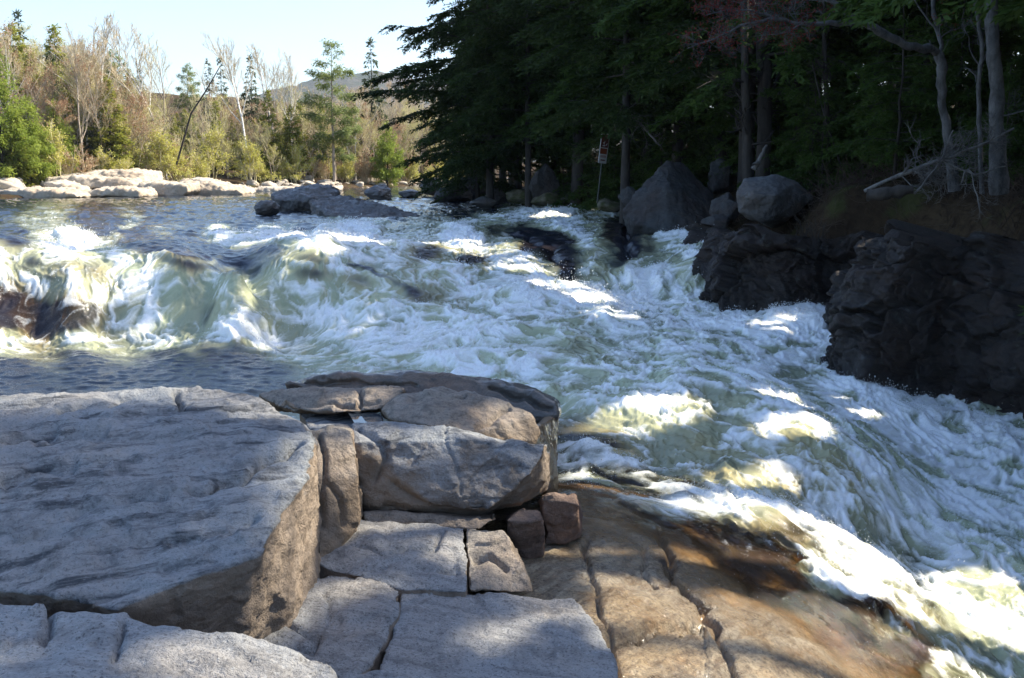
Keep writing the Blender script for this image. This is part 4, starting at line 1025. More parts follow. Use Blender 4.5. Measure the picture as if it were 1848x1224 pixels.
# ---- the sign
def make_sign():
    D = 37.5
    a = Q(1078, 352, D); b = Q(1084.5, 286, D); tdir = Q(1092, 241, D) - a; tdir /= np.linalg.norm(tdir)
    root = empty('warning_sign', tuple(a)); tag(root, 'brown and white warning sign tilted on a thin dark post above the right-hand fall', 'sign')
    L_ = np.linalg.norm(Q(1092, 241, D) - a)
    V, Fc = tubes([([(0, 0, -.3), tuple(tdir * (L_ - .05))], [.028, .028])], 8)
    t = NT('sign_post_metal'); bb = t.n('BsdfPrincipled'); bb.inputs['Base Color'].default_value = (.05, .055, .045, 1); bb.inputs['Roughness'].default_value = .6
    link('post', mesh_np('post', V, Fc, True, [t.finish(bb.outputs[0])]), root)
    up = Vector(tdir); rt = Vector((math.cos(.85), -math.sin(.85) * 0 + math.sin(.85), 0)); rt = (rt - up * rt.dot(up)).normalized(); nrm = rt.cross(up)
    if nrm.y > 0: nrm = -nrm
    def mat(n, c, r=.5):
        t = NT(n); b = t.n('BsdfPrincipled'); co = t.coords('Object')
        t.set(b, 'Base Color', t.mix(t.math('MULTIPLY', t.noise(co, 6, 4, .6), .35), c, tuple(x * .6 for x in c))); b.inputs['Roughness'].default_value = r
        return t.finish(b.outputs[0])
    wm, brn, red, pinkm = mat('sign_white', (.85, .82, .78)), mat('sign_brown', (.20, .045, .025)), mat('sign_red_brown', (.36, .09, .035)), mat('sign_faded', (.62, .45, .40))
    W_, H_ = .50, 1.08
    base = Vector(tdir * (L_ - H_)) + nrm * .035
    def shape(name, pts, m, lift, th=.004, parent=None):
        bm = bmesh.new()
        f = [bm.verts.new(base + rt * (x * W_) + up * (y * H_) + nrm * lift) for x, y in pts]
        g = [bm.verts.new(base + rt * (x * W_) + up * (y * H_) + nrm * (lift - th)) for x, y in pts]
        n = len(pts)
        bm.faces.new(f); bm.faces.new(g[::-1])
        for i in range(n): bm.faces.new([f[i], g[i], g[(i + 1) % n], f[(i + 1) % n]])
        bmesh.ops.recalc_face_normals(bm, faces=bm.faces)
        me = bpy.data.meshes.new(name); bm.to_mesh(me); bm.free(); me.materials.append(m)
        return link(name, me, parent)
    bx_ = lambda x0, y0, x1, y1: [(x0, y0), (x1, y0), (x1, y1), (x0, y1)]
    pan = shape('panel', bx_(-.5, 0, .5, 1), wm, .004, .012, root)
    shape('brown_field', bx_(-.44, .53, .44, .965), brn, .008, .003, pan)
    shape('red_field', bx_(-.44, .31, .40, .50), red, .008, .003, pan)
    sy = [[(-.25, .68), (-.05, .64), (.05, .78), (-.02, .73)], [(.08, .58), (.30, .62), (.34, .70), (.20, .65)], [(-.30, .57), (.05, .57), (.02, .63), (-.10, .62)]]
    for s_ in sy: shape('symbol', s_, wm, .012, .003, pan)
    shape('faded_text', bx_(-.34, .19, .36, .27), pinkm, .008, .003, pan)
    shape('lettering', bx_(-.26, .085, .28, .125), brn, .008, .003, pan)
make_sign()

# water under the right bank is cut away
def trim_river():
    o = bpy.data.objects['river']; me = o.data
    n = len(me.vertices); V = np.empty(n * 3, np.float32); me.vertices.foreach_get('co', V); V = V.reshape(-1, 3)
    Z, ins, dr, df = ground_z(V[:, 0], V[:, 1])
    kill = (~ins) & (np.minimum(dr, df) > 2.0)
    kill |= (V[:, 1] < 7.5) & (V[:, 0] < -.3)
    bm = bmesh.new(); bm.from_mesh(me); bm.verts.ensure_lookup_table()
    bmesh.ops.delete(bm, geom=[bm.verts[i] for i in np.where(kill)[0]], context='VERTS')
    bm.to_mesh(me); bm.free()
trim_river()
# ================================================================== trees
def leaf_mat(name, c1, c2, c3=None, trans=.35, sc=.6):
    t = NT(name); co = t.coords('Object')
    n = t.noise(co, sc, 4, .6); n2_ = t.noise(co, sc * 7, 3, .6)
    c = t.mix(t.ramp(n, [(.38, 0.), (.62, 1.)]), c1, c2)
    if c3: c = t.mix(t.ramp(n2_, [(.5, 0.), (.66, 1.)]), c, c3)
    d = t.n('BsdfPrincipled'); t.set(d, 'Base Color', c); d.inputs['Roughness'].default_value = .6; d.inputs['Specular IOR Level'].default_value = .25
    tr = t.n('BsdfTranslucent'); t.set(tr, 0, c)
    m = t.n('MixShader'); m.inputs[0].default_value = trans; t.set(m, 1, d.outputs[0]); t.set(m, 2, tr.outputs[0])
    return t.finish(m.outputs[0])
def bark_mat(name, c1, c2, sc=6, stretch=.25, band=0.0):
    t = NT(name); co = t.coords('Object', (1, 1, stretch))
    n = t.noise(co, sc, 6, .7); c = t.mix(t.ramp(n, [(.4, 0.), (.62, 1.)]), c1, c2)
    if band:
        cb = t.coords('Object', (.6, .6, 5)); nb = t.noise(cb, 3, 4, .6)
        c = t.mix(t.math('MULTIPLY', t.ramp(nb, [(.56, 0.), (.62, 1.)]), band), c, (.04, .035, .03))
    b = t.n('BsdfPrincipled'); t.set(b, 'Base Color', c); b.inputs['Roughness'].default_value = .85
    t.set(b, 'Normal', t.bump(n, .8, .03))
    return t.finish(b.outputs[0])
HEM = leaf_mat('hemlock_needles', (.034, .060, .016), (.056, .088, .020), (.08, .115, .028), .40)
HEM2 = leaf_mat('hemlock_needles_light', (.058, .105, .020), (.09, .15, .032), (.10, .15, .035), .5)
EVD = leaf_mat('spruce_needles', (.06, .09, .04), (.095, .13, .05), (.085, .085, .04), .35, .4)
EVO = leaf_mat('cedar_needles', (.24, .26, .045), (.33, .32, .06), (.21, .26, .06), .5, .4)
PINE = leaf_mat('pine_needles', (.23, .30, .045), (.31, .37, .065), (.19, .24, .045), .5, .5)
PINEP = leaf_mat('pine_needles_pale', (.20, .26, .08), (.28, .32, .11), (.16, .20, .07), .45, .5)
BUDR = leaf_mat('red_buds', (.36, .20, .12), (.42, .24, .15), (.36, .22, .12), .3, .8)
BUDY = leaf_mat('spring_buds', (.50, .47, .10), (.56, .52, .15), (.42, .45, .10), .35, .8)
BARKG = bark_mat('bark_grey_brown', (.30, .24, .19), (.46, .39, .32))
BARKD = bark_mat('bark_dark', (.030, .025, .021), (.06, .05, .042))
BARKM = bark_mat('bark_mottled', (.045, .044, .043), (.13, .13, .13), 5, .5)
BIRCH = bark_mat('birch_bark', (.66, .63, .57), (.78, .75, .70), 4, .3, .8)
TWIG = bark_mat('twigs', (.44, .36, .225), (.60, .50, .33), 2, 1)
TWIGP = bark_mat('twigs_pale', (.52, .46, .26), (.64, .58, .36), 2, 1)
DEADW = bark_mat('dead_wood', (.08, .075, .07), (.19, .18, .165), 8, .3)

def nrm(a): return a / (np.linalg.norm(a, axis=-1, keepdims=True) + 1e-9)
def diamonds(Pt, D, Nn, L, W):
    D = nrm(D); S = nrm(np.cross(D, Nn)); L = np.asarray(L)[:, None]; W = np.asarray(W)[:, None]
    V = np.stack([Pt, Pt + D * L * .45 + S * W * .5, Pt + D * L, Pt + D * L * .45 - S * W * .5], 1)
    return V.reshape(-1, 3), np.arange(len(Pt) * 4).reshape(-1, 4)

def conifer(seed, H, r0, Lmax, zlow, nb, leafL, leafW, twig_gap, leaf_gap, prof, up=.15, droop=.35, lean=.0, tuft=0, extra=(), irregular=.3):
    """returns trunk polys and leaf arrays"""
    r = np.random.default_rng(seed)
    hs = np.linspace(-.4, H, 12)
    cx = lean * (np.clip(hs, 0, H) / H) ** 1.3 * H + np.cumsum(r.normal(0, .03, 12)) ; cy = np.cumsum(r.normal(0, .03, 12))
    tr = np.stack([cx, cy, hs], 1); tr[0, :2] = tr[1, :2]
    polys = [(tr, np.maximum(r0 * (1 - .92 * np.clip(hs, 0, H) / H), .015))]
    TS, TD, TL = [], [], []
    u = np.sort(r.random(nb)); az = np.arange(nb) * 2.39996 + r.normal(0, .5, nb)
    br = [(zlow + (H - zlow) * ui, a, Lmax * prof(ui) * r.uniform(1 - irregular, 1 + irregular * .6), None) for ui, a in zip(u, az)]
    br += [(h, a, l, 1) for h, a, l in extra]
    for h, a, L, ex in br:
        L = max(L, .25)
        s = np.linspace(0, 1, 7)
        d = np.array([math.cos(a), math.sin(a), 0]); side = np.array([-d[1], d[0], 0])
        up_ = up * r.uniform(.4, 1.5); dr_ = droop * r.uniform(.6, 1.3)
        bend = r.normal(0, .12)
        b0 = np.array([np.interp(h, hs, cx), np.interp(h, hs, cy), h])
        pts = b0 + d * (L * s)[:, None] + side * (bend * L * s ** 2)[:, None] + np.array([0, 0, 1]) * (L * (up_ * s - dr_ * s * s))[:, None]
        polys.append((pts[::2], np.linspace(max(.012, r0 * .22 * min(1, L / Lmax)), .006, 4)))
        nt_ = max(3, int(2 * L / twig_gap))
        ss = .12 + .88 * r.random(nt_) ** .8
        sgn = np.where(r.random(nt_) < .5, -1, 1)
        base = np.stack([np.interp(ss, s, pts[:, i]) for i in range(3)], 1)
        ang = r.uniform(.6, 1.15, nt_) * sgn * (1 - .55 * ss)
        tdx = d[None] * np.cos(ang)[:, None] + side[None] * np.sin(ang)[:, None]
        tdx[:, 2] += r.uniform(-.45, .12, nt_) - .25 * ss
        TS.append(base); TD.append(nrm(tdx)); TL.append(np.minimum(L * .42, 1.5) * (1.05 - .75 * ss) * r.uniform(.6, 1.2, nt_) + .10)
    # leader twigs
    nl = 14; TS.append(np.tile([cx[-1], cy[-1], H], (nl, 1)) - np.array([0, 0, 1]) * r.random((nl, 1)) * .8); TD.append(nrm(r.normal(size=(nl, 3)) * [1, 1, .3] + [0, 0, .5])); TL.append(np.full(nl, .3))
    TS, TD, TL = np.concatenate(TS), np.concatenate(TD), np.concatenate(TL)
    cnt = np.maximum(2, (TL / leaf_gap).astype(int))
    idx = np.repeat(np.arange(len(TL)), cnt); n = len(idx)
    f = r.random(n)
    Pt = TS[idx] + TD[idx] * (TL[idx] * f)[:, None]
    Pt[:, 2] -= .12 * TL[idx] * f * f
    D = TD[idx] + r.normal(size=(n, 3)) * (.55 if not tuft else .9) * [1, 1, .55]
    if tuft: Pt += r.normal(size=(n, 3)) * tuft
    Nn = np.array([0, 0, 1]) + r.normal(size=(n, 3)) * .45
    return polys, (Pt, D, Nn, leafL * r.uniform(.6, 1.25, n), leafW * r.uniform(.7, 1.3, n))

def place_tree(name, label, cat, group, variant, loc, rz=0., scale=1., tilt=(0, 0), keep=None):
    """variant: dict(trunk mesh, crown mesh, arrays)"""
    root = empty(name, loc, rz); root.rotation_euler = (tilt[0], tilt[1], rz)
    root.scale = (scale,) * 3 if not hasattr(scale, '__len__') else scale
    tag(root, label, cat, group)
    cm, tm = variant['crown'], variant['trunk']
    if keep is not None and 'leaf' in variant:
        Pt = variant['leaf'][0]
        bpy.context.view_layer.update()
        M = np.array(root.matrix_world)
        Wp = Pt @ M[:3, :3].T + M[:3, 3]
        k = keep(Wp)
        if not k.all():
            V, Fc = diamonds(*[a[k] for a in variant['leaf']])
            cm = mesh_np('crown', V, Fc, False, list(variant['crown'].materials))
            br = [b for b in variant['polys'][1:] if keep(b[0] @ M[:3, :3].T + M[:3, 3]).all()]
            tm = wood_mesh([variant['polys'][0]] + br, list(variant['trunk'].materials))
    link('trunk', tm, root); link('crown', cm, root)
    return root

def wood_mesh(polys, mats):
    V, Fc = tubes(polys[:1], 10)
    if len(polys) > 1:
        V2, F2 = tubes(polys[1:], 4); Fc = np.concatenate([Fc, F2 + len(V)]); V = np.concatenate([V, V2])
    return mesh_np('trunk', V, Fc, True, mats)
def conifer_variant(leafm, barkm, **k):
    polys, leaf = conifer(**k)
    tm = wood_mesh(polys, [barkm])
    V, Fc = diamonds(*leaf)
    cm = mesh_np('crown', V, Fc, False, [leafm])
    return dict(trunk=tm, crown=cm, leaf=leaf, polys=polys)

hem_prof = lambda u: (1 - u) ** .75 * (.55 + .45 * min(1, u / .12)) + .04
cone_prof = lambda u: (1 - u) ** .9 + .03
oval_prof = lambda u: math.sin(math.pi * min(1, .12 + .88 * u)) ** .7 * .9 + .08
airy_prof = lambda u: (.55 + .6 * math.sin(3.0 * u)) * (1 - u * .6) + .05

HEMS = [conifer_variant(HEM if i % 3 else HEM2, BARKD, seed=100 + i, H=[16, 18, 14, 17, 15, 19][i], r0=[.20, .24, .16, .22, .18, .26][i], Lmax=[4.4, 5.0, 3.8, 4.6, 4.2, 5.0][i], zlow=[2.2, 3.2, 1.4, 2.8, 3.6, 4.0][i], nb=[100, 105, 90, 100, 90, 110][i],
        leafL=.19, leafW=.060, twig_gap=.17, leaf_gap=.034, prof=hem_prof, up=.22, droop=.42, lean=[.02, -.03, .03, -.02, .05, 0][i]) for i in range(6)]
UNDER = [conifer_variant(HEM2, BARKD, seed=130 + i, H=[4.5, 3.2, 5.5][i], r0=.05, Lmax=[1.9, 1.5, 2.1][i], zlow=.3, nb=[46, 36, 50][i], leafL=.16, leafW=.05, twig_gap=.15, leaf_gap=.032, prof=hem_prof, up=.2, droop=.35) for i in range(3)]
FARSP = [conifer_variant(EVD, BARKD, seed=150 + i, H=14, r0=.16, Lmax=[2.4, 2.0, 2.8][i], zlow=.8, nb=110, leafL=.42, leafW=.15, twig_gap=.24, leaf_gap=.07, prof=cone_prof, up=.12, droop=.25) for i in range(3)]
FARCE = [conifer_variant(EVO, BARKD, seed=160 + i, H=11, r0=.14, Lmax=[2.3, 2.8, 2.0][i], zlow=.3, nb=110, leafL=.38, leafW=.15, twig_gap=.24, leaf_gap=.06, prof=hem_prof, up=.5, droop=.3, tuft=.08) for i in range(3)]
FARPI = [conifer_variant(PINE, BARKD, seed=170 + i, H=[9, 7][i], r0=.14, Lmax=[3.2, 2.8][i], zlow=.4, nb=85, leafL=.32, leafW=.09, twig_gap=.25, leaf_gap=.04, prof=hem_prof, up=.45, droop=.15, tuft=.14) for i in range(2)]
FARWP = [conifer_variant(PINEP, BARKG, seed=180 + i, H=15, r0=.17, Lmax=3.0, zlow=2.5, nb=52, leafL=.38, leafW=.10, twig_gap=.26, leaf_gap=.035, prof=airy_prof, up=.30, droop=.12, tuft=.16, irregular=.5) for i in range(2)]

def bare(seed, H, r0, fork=.35, spread=.55, n1=13, twig=.013, multi=1, upw=.55, lean0=.0, maxtw=1500):
    r = np.random.default_rng(seed)
    main, fine, tips = [], [], []
    def grow(p, d, L, rad, lev):
        k = 5 if lev < 2 else 4
        pts = [p]; q = p.copy(); dd = d.copy()
        for i in range(k - 1):
            dd = dd + r.normal(size=3) * (.09 if lev == 0 else .17) + np.array([0, 0, .05 * upw * (1 if lev else .5)])
            dd /= np.linalg.norm(dd); q = q + dd * L / (k - 1); pts.append(q)
        pts = np.array(pts); rr = np.linspace(rad, max(rad * (.30 if lev else .25), twig * .7), k)
        (main if lev < 2 else fine).append((pts, rr))
        if lev >= 3 or L < .35:
            tips.append((pts[-1], dd)); tips.append((pts[-2], dd)); return
        nn = [n1, 8, 6][lev]
        if len(fine) > maxtw: return
        for j in range(nn):
            s = (fork + (1 - fork) * (j + r.random()) / nn) if lev == 0 else (.2 + .8 * (j + r.random()) / nn)
            b = np.array([np.interp(s, np.linspace(0, 1, k), pts[:, i]) for i in range(3)])
            ax = r.normal(size=3); ax -= ax @ d * d; ax /= np.linalg.norm(ax)
            a = spread * r.uniform(.6, 1.4) * (1.0 if lev else 1.0)
            nd = d * math.cos(a) + ax * math.sin(a) + np.array([0, 0, upw * .35]); nd /= np.linalg.norm(nd)
            LL = L * (.55 if lev == 0 else .5) * (1.15 - .75 * s) * r.uniform(.7, 1.25)
            rb = max(np.interp(s, np.linspace(0, 1, k), rr) * .5, twig)
            grow(b, nd, LL, rb, lev + 1)
    for m in range(multi):
        a = r.uniform(0, 6.3); sp_ = (.0 if multi == 1 else .28) * r.uniform(.5, 1.3)
        d0 = np.array([math.cos(a) * sp_ + lean0, math.sin(a) * sp_, 1.0]); d0 /= np.linalg.norm(d0)
        grow(np.array([math.cos(a) * .15 * (multi > 1), math.sin(a) * .15 * (multi > 1), -.3]), d0, H * (1 if m == 0 else r.uniform(.6, 1)), r0 * (1 if multi == 1 else .7), 0)
    return main, fine, tips
def bare_variant(barkm, twigm, budm=None, bud=.1, nbud=1.0, **k):
    main, fine, tips = bare(**k)
    V, Fc = tubes(main, 6); tm = mesh_np('trunk', V, Fc, True, [barkm])
    V, Fc = tubes(fine, 3)
    mats = [twigm]; midx = np.zeros(len(Fc), int)
    if budm:
        r = np.random.default_rng(3)
        tp = np.array([t[0] for t in tips]); td = np.array([t[1] for t in tips])
        tp = np.repeat(tp, 3, 0); td = np.repeat(td, 3, 0); s = r.random(len(tp)) < nbud; tp, td = tp[s], td[s]
        V2, F2 = diamonds(tp + r.normal(size=tp.shape) * bud * .8, td + r.normal(size=td.shape) * .8, r.normal(size=td.shape), np.full(len(tp), bud) * r.uniform(.6, 1.4, len(tp)), np.full(len(tp), bud * .5))
        Fc = np.concatenate([Fc, F2 + len(V)]); V = np.concatenate([V, V2]); midx = np.concatenate([midx, np.ones(len(F2), int)]); mats.append(budm)
    cm = mesh_np('crown', V, Fc, True, mats, midx)
    return dict(trunk=tm, crown=cm)
BARE = [bare_variant(BARKG, TWIG, BUDR, .10, .35, seed=200, H=11, r0=.13), bare_variant(BARKG, TWIGP, BUDY, .11, .5, seed=201, H=10, r0=.11, spread=.6), bare_variant(BARKG, TWIG, None, seed=202, H=12, r0=.12, spread=.45, fork=.25),
        bare_variant(BARKG, TWIG, BUDR, .11, .6, seed=203, H=9, r0=.10, multi=3), bare_variant(BARKG, TWIGP, BUDY, .10, .35, seed=204, H=10, r0=.10, multi=2), bare_variant(BARKG, TWIGP, None, seed=205, H=11, r0=.10, spread=.5)]
BIR = [bare_variant(BIRCH, TWIG, None, seed=210 + i, H=11, r0=.13, spread=.4, fork=.45, n1=11, lean0=[.0, .1, -.12][i]) for i in range(3)]
SHRUB = [bare_variant(TWIG, TWIG, BUDR, .08, .4, seed=220, H=2.6, r0=.035, multi=6, fork=.15, n1=7, maxtw=500), bare_variant(TWIGP, TWIGP, BUDY, .09, .9, seed=221, H=2.2, r0=.03, multi=6, fork=.1, n1=7, maxtw=500),
         bare_variant(TWIGP, TWIGP, BUDY, .10, 1., seed=222, H=3.0, r0=.035, multi=5, fork=.15, n1=7, maxtw=500)]
DBUSH = bare_variant(BARKD, BARKD, None, seed=230, H=1.8, r0=.02, multi=7, fork=.1, n1=6, twig=.007, maxtw=400)

gz = lambda x, y: float(ground_z(np.array([x]), np.array([y]))[0][0])

# ---- far bank: named trees first: kind, variants, px, top py, D
def far(name, label, cat, group, var, H0, px, top, D, rz, tilt=(0, 0), fat=1.0):
    q = Q(px, 300, D); z = gz(q[0], D) - .1
    H = Q(px, top, D)[2] - z
    s = H / H0
    return place_tree(name, label, cat, group, var, (q[0], D, z), rz, (s * fat, s * fat, s), tilt)
far('tall_spruce', 'dark conifer with sagging boughs at the far left edge of the picture', 'tree', None, FARSP[2], 14, 4, 20, 84, .3, fat=1.2)
far('spire_spruce', 'thin-topped dark spruce rising above the left hillside', 'tree', None, FARSP[1], 14, 57, 22, 92, 1.3, fat=.9)
far('round_pine', 'dense rounded olive evergreen left of the thin-topped spruce', 'tree', None, FARCE[1], 11, 34, 40, 88, .7)
far('round_pine', 'dense rounded olive evergreen between the thin-topped spruce and the birches', 'tree', None, FARCE[0], 11, 118, 50, 90, 2.7)
far('bright_pine', 'bright green young pine at the left edge of the far bank', 'tree', None, FARPI[0], 9, 2, 82, 70, .4, fat=.78)
far('bright_pine', 'bright green young pine leaning over the left end of the far ledges', 'tree', None, FARPI[1], 7, 56, 176, 72, 2.1, fat=.75)
far('bright_pine', 'small bright green pine beside the multi-stemmed bare trees', 'tree', None, FARPI[1], 7, 104, 182, 77, 4.0, fat=.7)
far('olive_cedar', 'yellow-olive bushy evergreen above the low rock sheet', 'tree', None, FARCE[2], 11, 32, 208, 70.5, 1.0, fat=1.3)
far('white_birch', 'tall white-trunked birch in the middle of the left wood', 'tree', None, BIR[0], 11, 174, 52, 82, .2)
far('white_birch', 'white birch leaning right beside the tallest birch', 'tree', None, BIR[1], 11, 192, 100, 80, .0)
far('white_birch', 'slim white birch left of the tallest birch', 'tree', None, BIR[2], 11, 160, 105, 81, 3.4)
far('white_birch', 'slanting white birch right of the leaning dead trunk', 'tree', None, BIR[2], 11, 452, 85, 98, .1, (0, -.10))
far('white_birch', 'white birch with a forked top below the mountain', 'tree', None, BIR[0], 11, 505, 105, 104, 1.7)
far('white_birch', 'thin white birch behind the pale river shore stones', 'tree', None, BIR[1], 11, 530, 130, 110, 2.2)
far('bare_ash', 'grey multi-stemmed bare tree at the end of the far ledges', 'tree', None, BARE[2], 12, 148, 88, 78, 1.9)
far('bare_ash', 'tall crooked bare tree left of the leaning dead trunk', 'tree', None, BIR[2], 11, 300, 66, 88, 1.2, (0, -.12))
far('bare_ash', 'thin bare tree standing against the bright sky gap', 'tree', None, BARE[5], 11, 308, 105, 90, 4.2)
far('white_pine', 'tall airy pale green pine below the mountain', 'tree', None, FARWP[0], 15, 603, 76, 103, .5)
far('dark_spruce', 'dark layered spruce whose top stands against the sky beside the big hemlock', 'tree', None, FARSP[2], 14, 672, 72, 118, 2.5, fat=.9)
far('white_pine', 'small layered pine against the sky gap, left of two dark spruces', 'tree', None, FARWP[1], 15, 346, 117, 112, 2.0, fat=.8)
far('dark_spruce', 'left one of two small dark spruces against the sky gap', 'tree', None, FARSP[0], 14, 384, 108, 116, .5, fat=.8)
far('dark_spruce', 'right one of two small dark spruces against the sky gap', 'tree', None, FARSP[1], 14, 408, 106, 116, 1.5, fat=.9)
far('dark_spruce', 'broad dark spruce right of the two small dark spruces', 'tree', None, FARSP[2], 14, 458, 102, 118, 2.5, fat=.9)
far('hill_spruce', 'dark evergreen with spreading boughs on the slope right of the birches', 'tree', None, FARWP[1], 15, 213, 92, 96, 3.5, fat=1.0)
far('hill_spruce', 'small dark spruce at the right end of the hillside evergreens', 'tree', None, FARSP[0], 14, 262, 122, 100, 2.0, fat=.8)
far('bright_spruce', 'vivid green small conifer at the edge of the shingle near the hemlocks', 'tree', None, FARPI[1], 7, 698, 222, 108, .8, fat=.75)
far('leafy_cedar', 'olive-green evergreen column at the foot of the mountain', 'tree', None, FARCE[0], 11, 490, 165, 101, 2.2, fat=.9)
far('leafy_cedar', 'broad olive-green evergreen right of the olive column', 'tree', None, FARCE[1], 11, 530, 190, 102, 4.2, fat=.9)
far('leafy_cedar', 'olive evergreen behind the crooked bare tree', 'tree', None, FARCE[2], 11, 245, 130, 95, 5.2, fat=1.0)
for i in range(16):
    far('hill_evergreen', 'olive evergreen crowding the hillside at the left edge', 'tree', 'evergreens crowding the left hillside', (FARCE + FARSP)[i % 5], (11, 11, 11, 14, 14)[i % 5], -50 + 17 * i, 48 + 5 * i + (i * 37) % 41, 80 + (i * 7) % 15, i * 1.3, (0, 0), 1.15)
# leaning dead trunk
def dead_trunk():
    a, m, b = Q(318, 288, 82), Q(345, 205, 82), Q(396, 122, 82)
    root = empty('leaning_tree', tuple(a)); tag(root, 'bare dark dead trunk leaning right across the far wood', 'tree')
    V, Fc = tubes([(np.array([(0, 0, -.4), m - a, (m + b) / 2 - a + [0, 0, -.1], b - a]), [.085, .075, .06, .035]), (np.array([m - a + [.4, 0, .9], m - a + [1.2, .3, 1.2]]), [.04, .01]), (np.array([(m + b) / 2 - a, (m + b) / 2 - a + [-.3, .2, 1.1]]), [.03, .01])], 7)
    link('trunk', mesh_np('trunk', V, Fc, True, [BARKD]), root)
dead_trunk()
# filling of the wood
rr = np.random.default_rng(21)
def skyline(px): return float(np.interp(px, [-60, 40, 130, 200, 240, 300, 350, 420, 500, 600, 700, 900, 1100], [45, 60, 85, 95, 135, 180, 185, 150, 165, 160, 165, 170, 170]))
FILL = [('bare_tree', 'bare grey-brown tree among the leafless far-bank wood', 'bare trees of the far-bank wood', BARE, [11, 10, 12, 9, 10, 11], 130),
        ('far_birch', 'small white-stemmed birch deep in the far-bank wood', 'birches of the far-bank wood', BIR, [11, 11, 11], 18),
        ('far_evergreen', 'olive evergreen standing among the bare far-bank trees', 'evergreens of the far-bank wood', FARCE, [11] * 3, 95),
        ('far_spruce', 'dark spruce standing deep in the far-bank wood', 'spruces of the far-bank wood', FARSP, [14] * 3, 26)]
for nm, lab, grp, vs, hs, n in FILL:
    for i in range(n):
        px = rr.uniform(-60, 880) if nm not in ('far_evergreen', 'far_spruce') else (rr.uniform(-60, 300) if rr.random() < .55 else rr.uniform(300, 880))
        dsh = float(np.interp(px, [0, 300, 600, 850], [74, 80, 104, 126]))
        back = rr.random() ** 1.4
        D = dsh + 2 + back * 40 + (9 if nm in ('far_evergreen', 'far_spruce') else 0)
        top = skyline(px) + rr.uniform(-14, 60) + (1 - back) * 25 + (8 if 'evergreen' in nm else 0)
        j = int(rr.integers(0, len(vs)))
        far(nm, lab, 'tree', grp, vs[j], hs[j], px, top, D, rr.uniform(0, 6.3), (rr.normal(0, .04), rr.normal(0, .04)))
for i in range(60):
    px = rr.uniform(-40, 860); dsh = float(np.interp(px, [0, 300, 450, 600, 850], [71, 77, 92, 103, 123]))
    D = dsh + rr.uniform(.2, 7); j = int(rr.integers(0, 3)); q = Q(px, 300, D)
    s = rr.uniform(.7, 1.5)
    place_tree('bank_shrub', 'low leafless shrub with spring buds along the far shore', 'shrub', 'shrubs along the far shore', SHRUB[j], (q[0], D, gz(q[0], D) - .05), rr.uniform(0, 6.3), (s * 1.2, s * 1.2, s))

# the wood goes on behind as one mass of leafless crowns
def deep_wood():
    r = np.random.default_rng(77); VV, FF, MI, off = [], [], [], 0
    base = [bare(seed=300 + i, H=11, r0=.12, twig=.02, maxtw=260, spread=.5) for i in range(4)]
    arr = []
    for m, f_, t_ in base:
        V, Fc = tubes(m, 4); V2, F2 = tubes(f_, 3); arr.append((np.concatenate([V, V2]), np.concatenate([Fc, F2 + len(V)])))
    for i in range(190):
        px = r.uniform(-60, 900); D = float(np.interp(px, [0, 300, 600, 850], [112, 118, 135, 155])) + r.uniform(0, 60)
        q = Q(px, 300, D); z = gz(q[0], D); H = (Q(px, skyline(px) + r.uniform(5, 45), D)[2] - z)
        V, Fc = arr[i % 4]; a = r.uniform(0, 6.3); s = H / 11
        R_ = np.array([[math.cos(a), -math.sin(a), 0], [math.sin(a), math.cos(a), 0], [0, 0, 1]])
        VV.append(V @ R_.T * s + [q[0], D, z]); FF.append(Fc + off); off += len(V)
    o = link('far_wood', mesh_np('far_wood', np.concatenate(VV), np.concatenate(FF), True, [TWIG]))
    tag(o, 'hazy mass of leafless woods behind the far-bank trees', 'woods', None, 'stuff')
deep_wood()
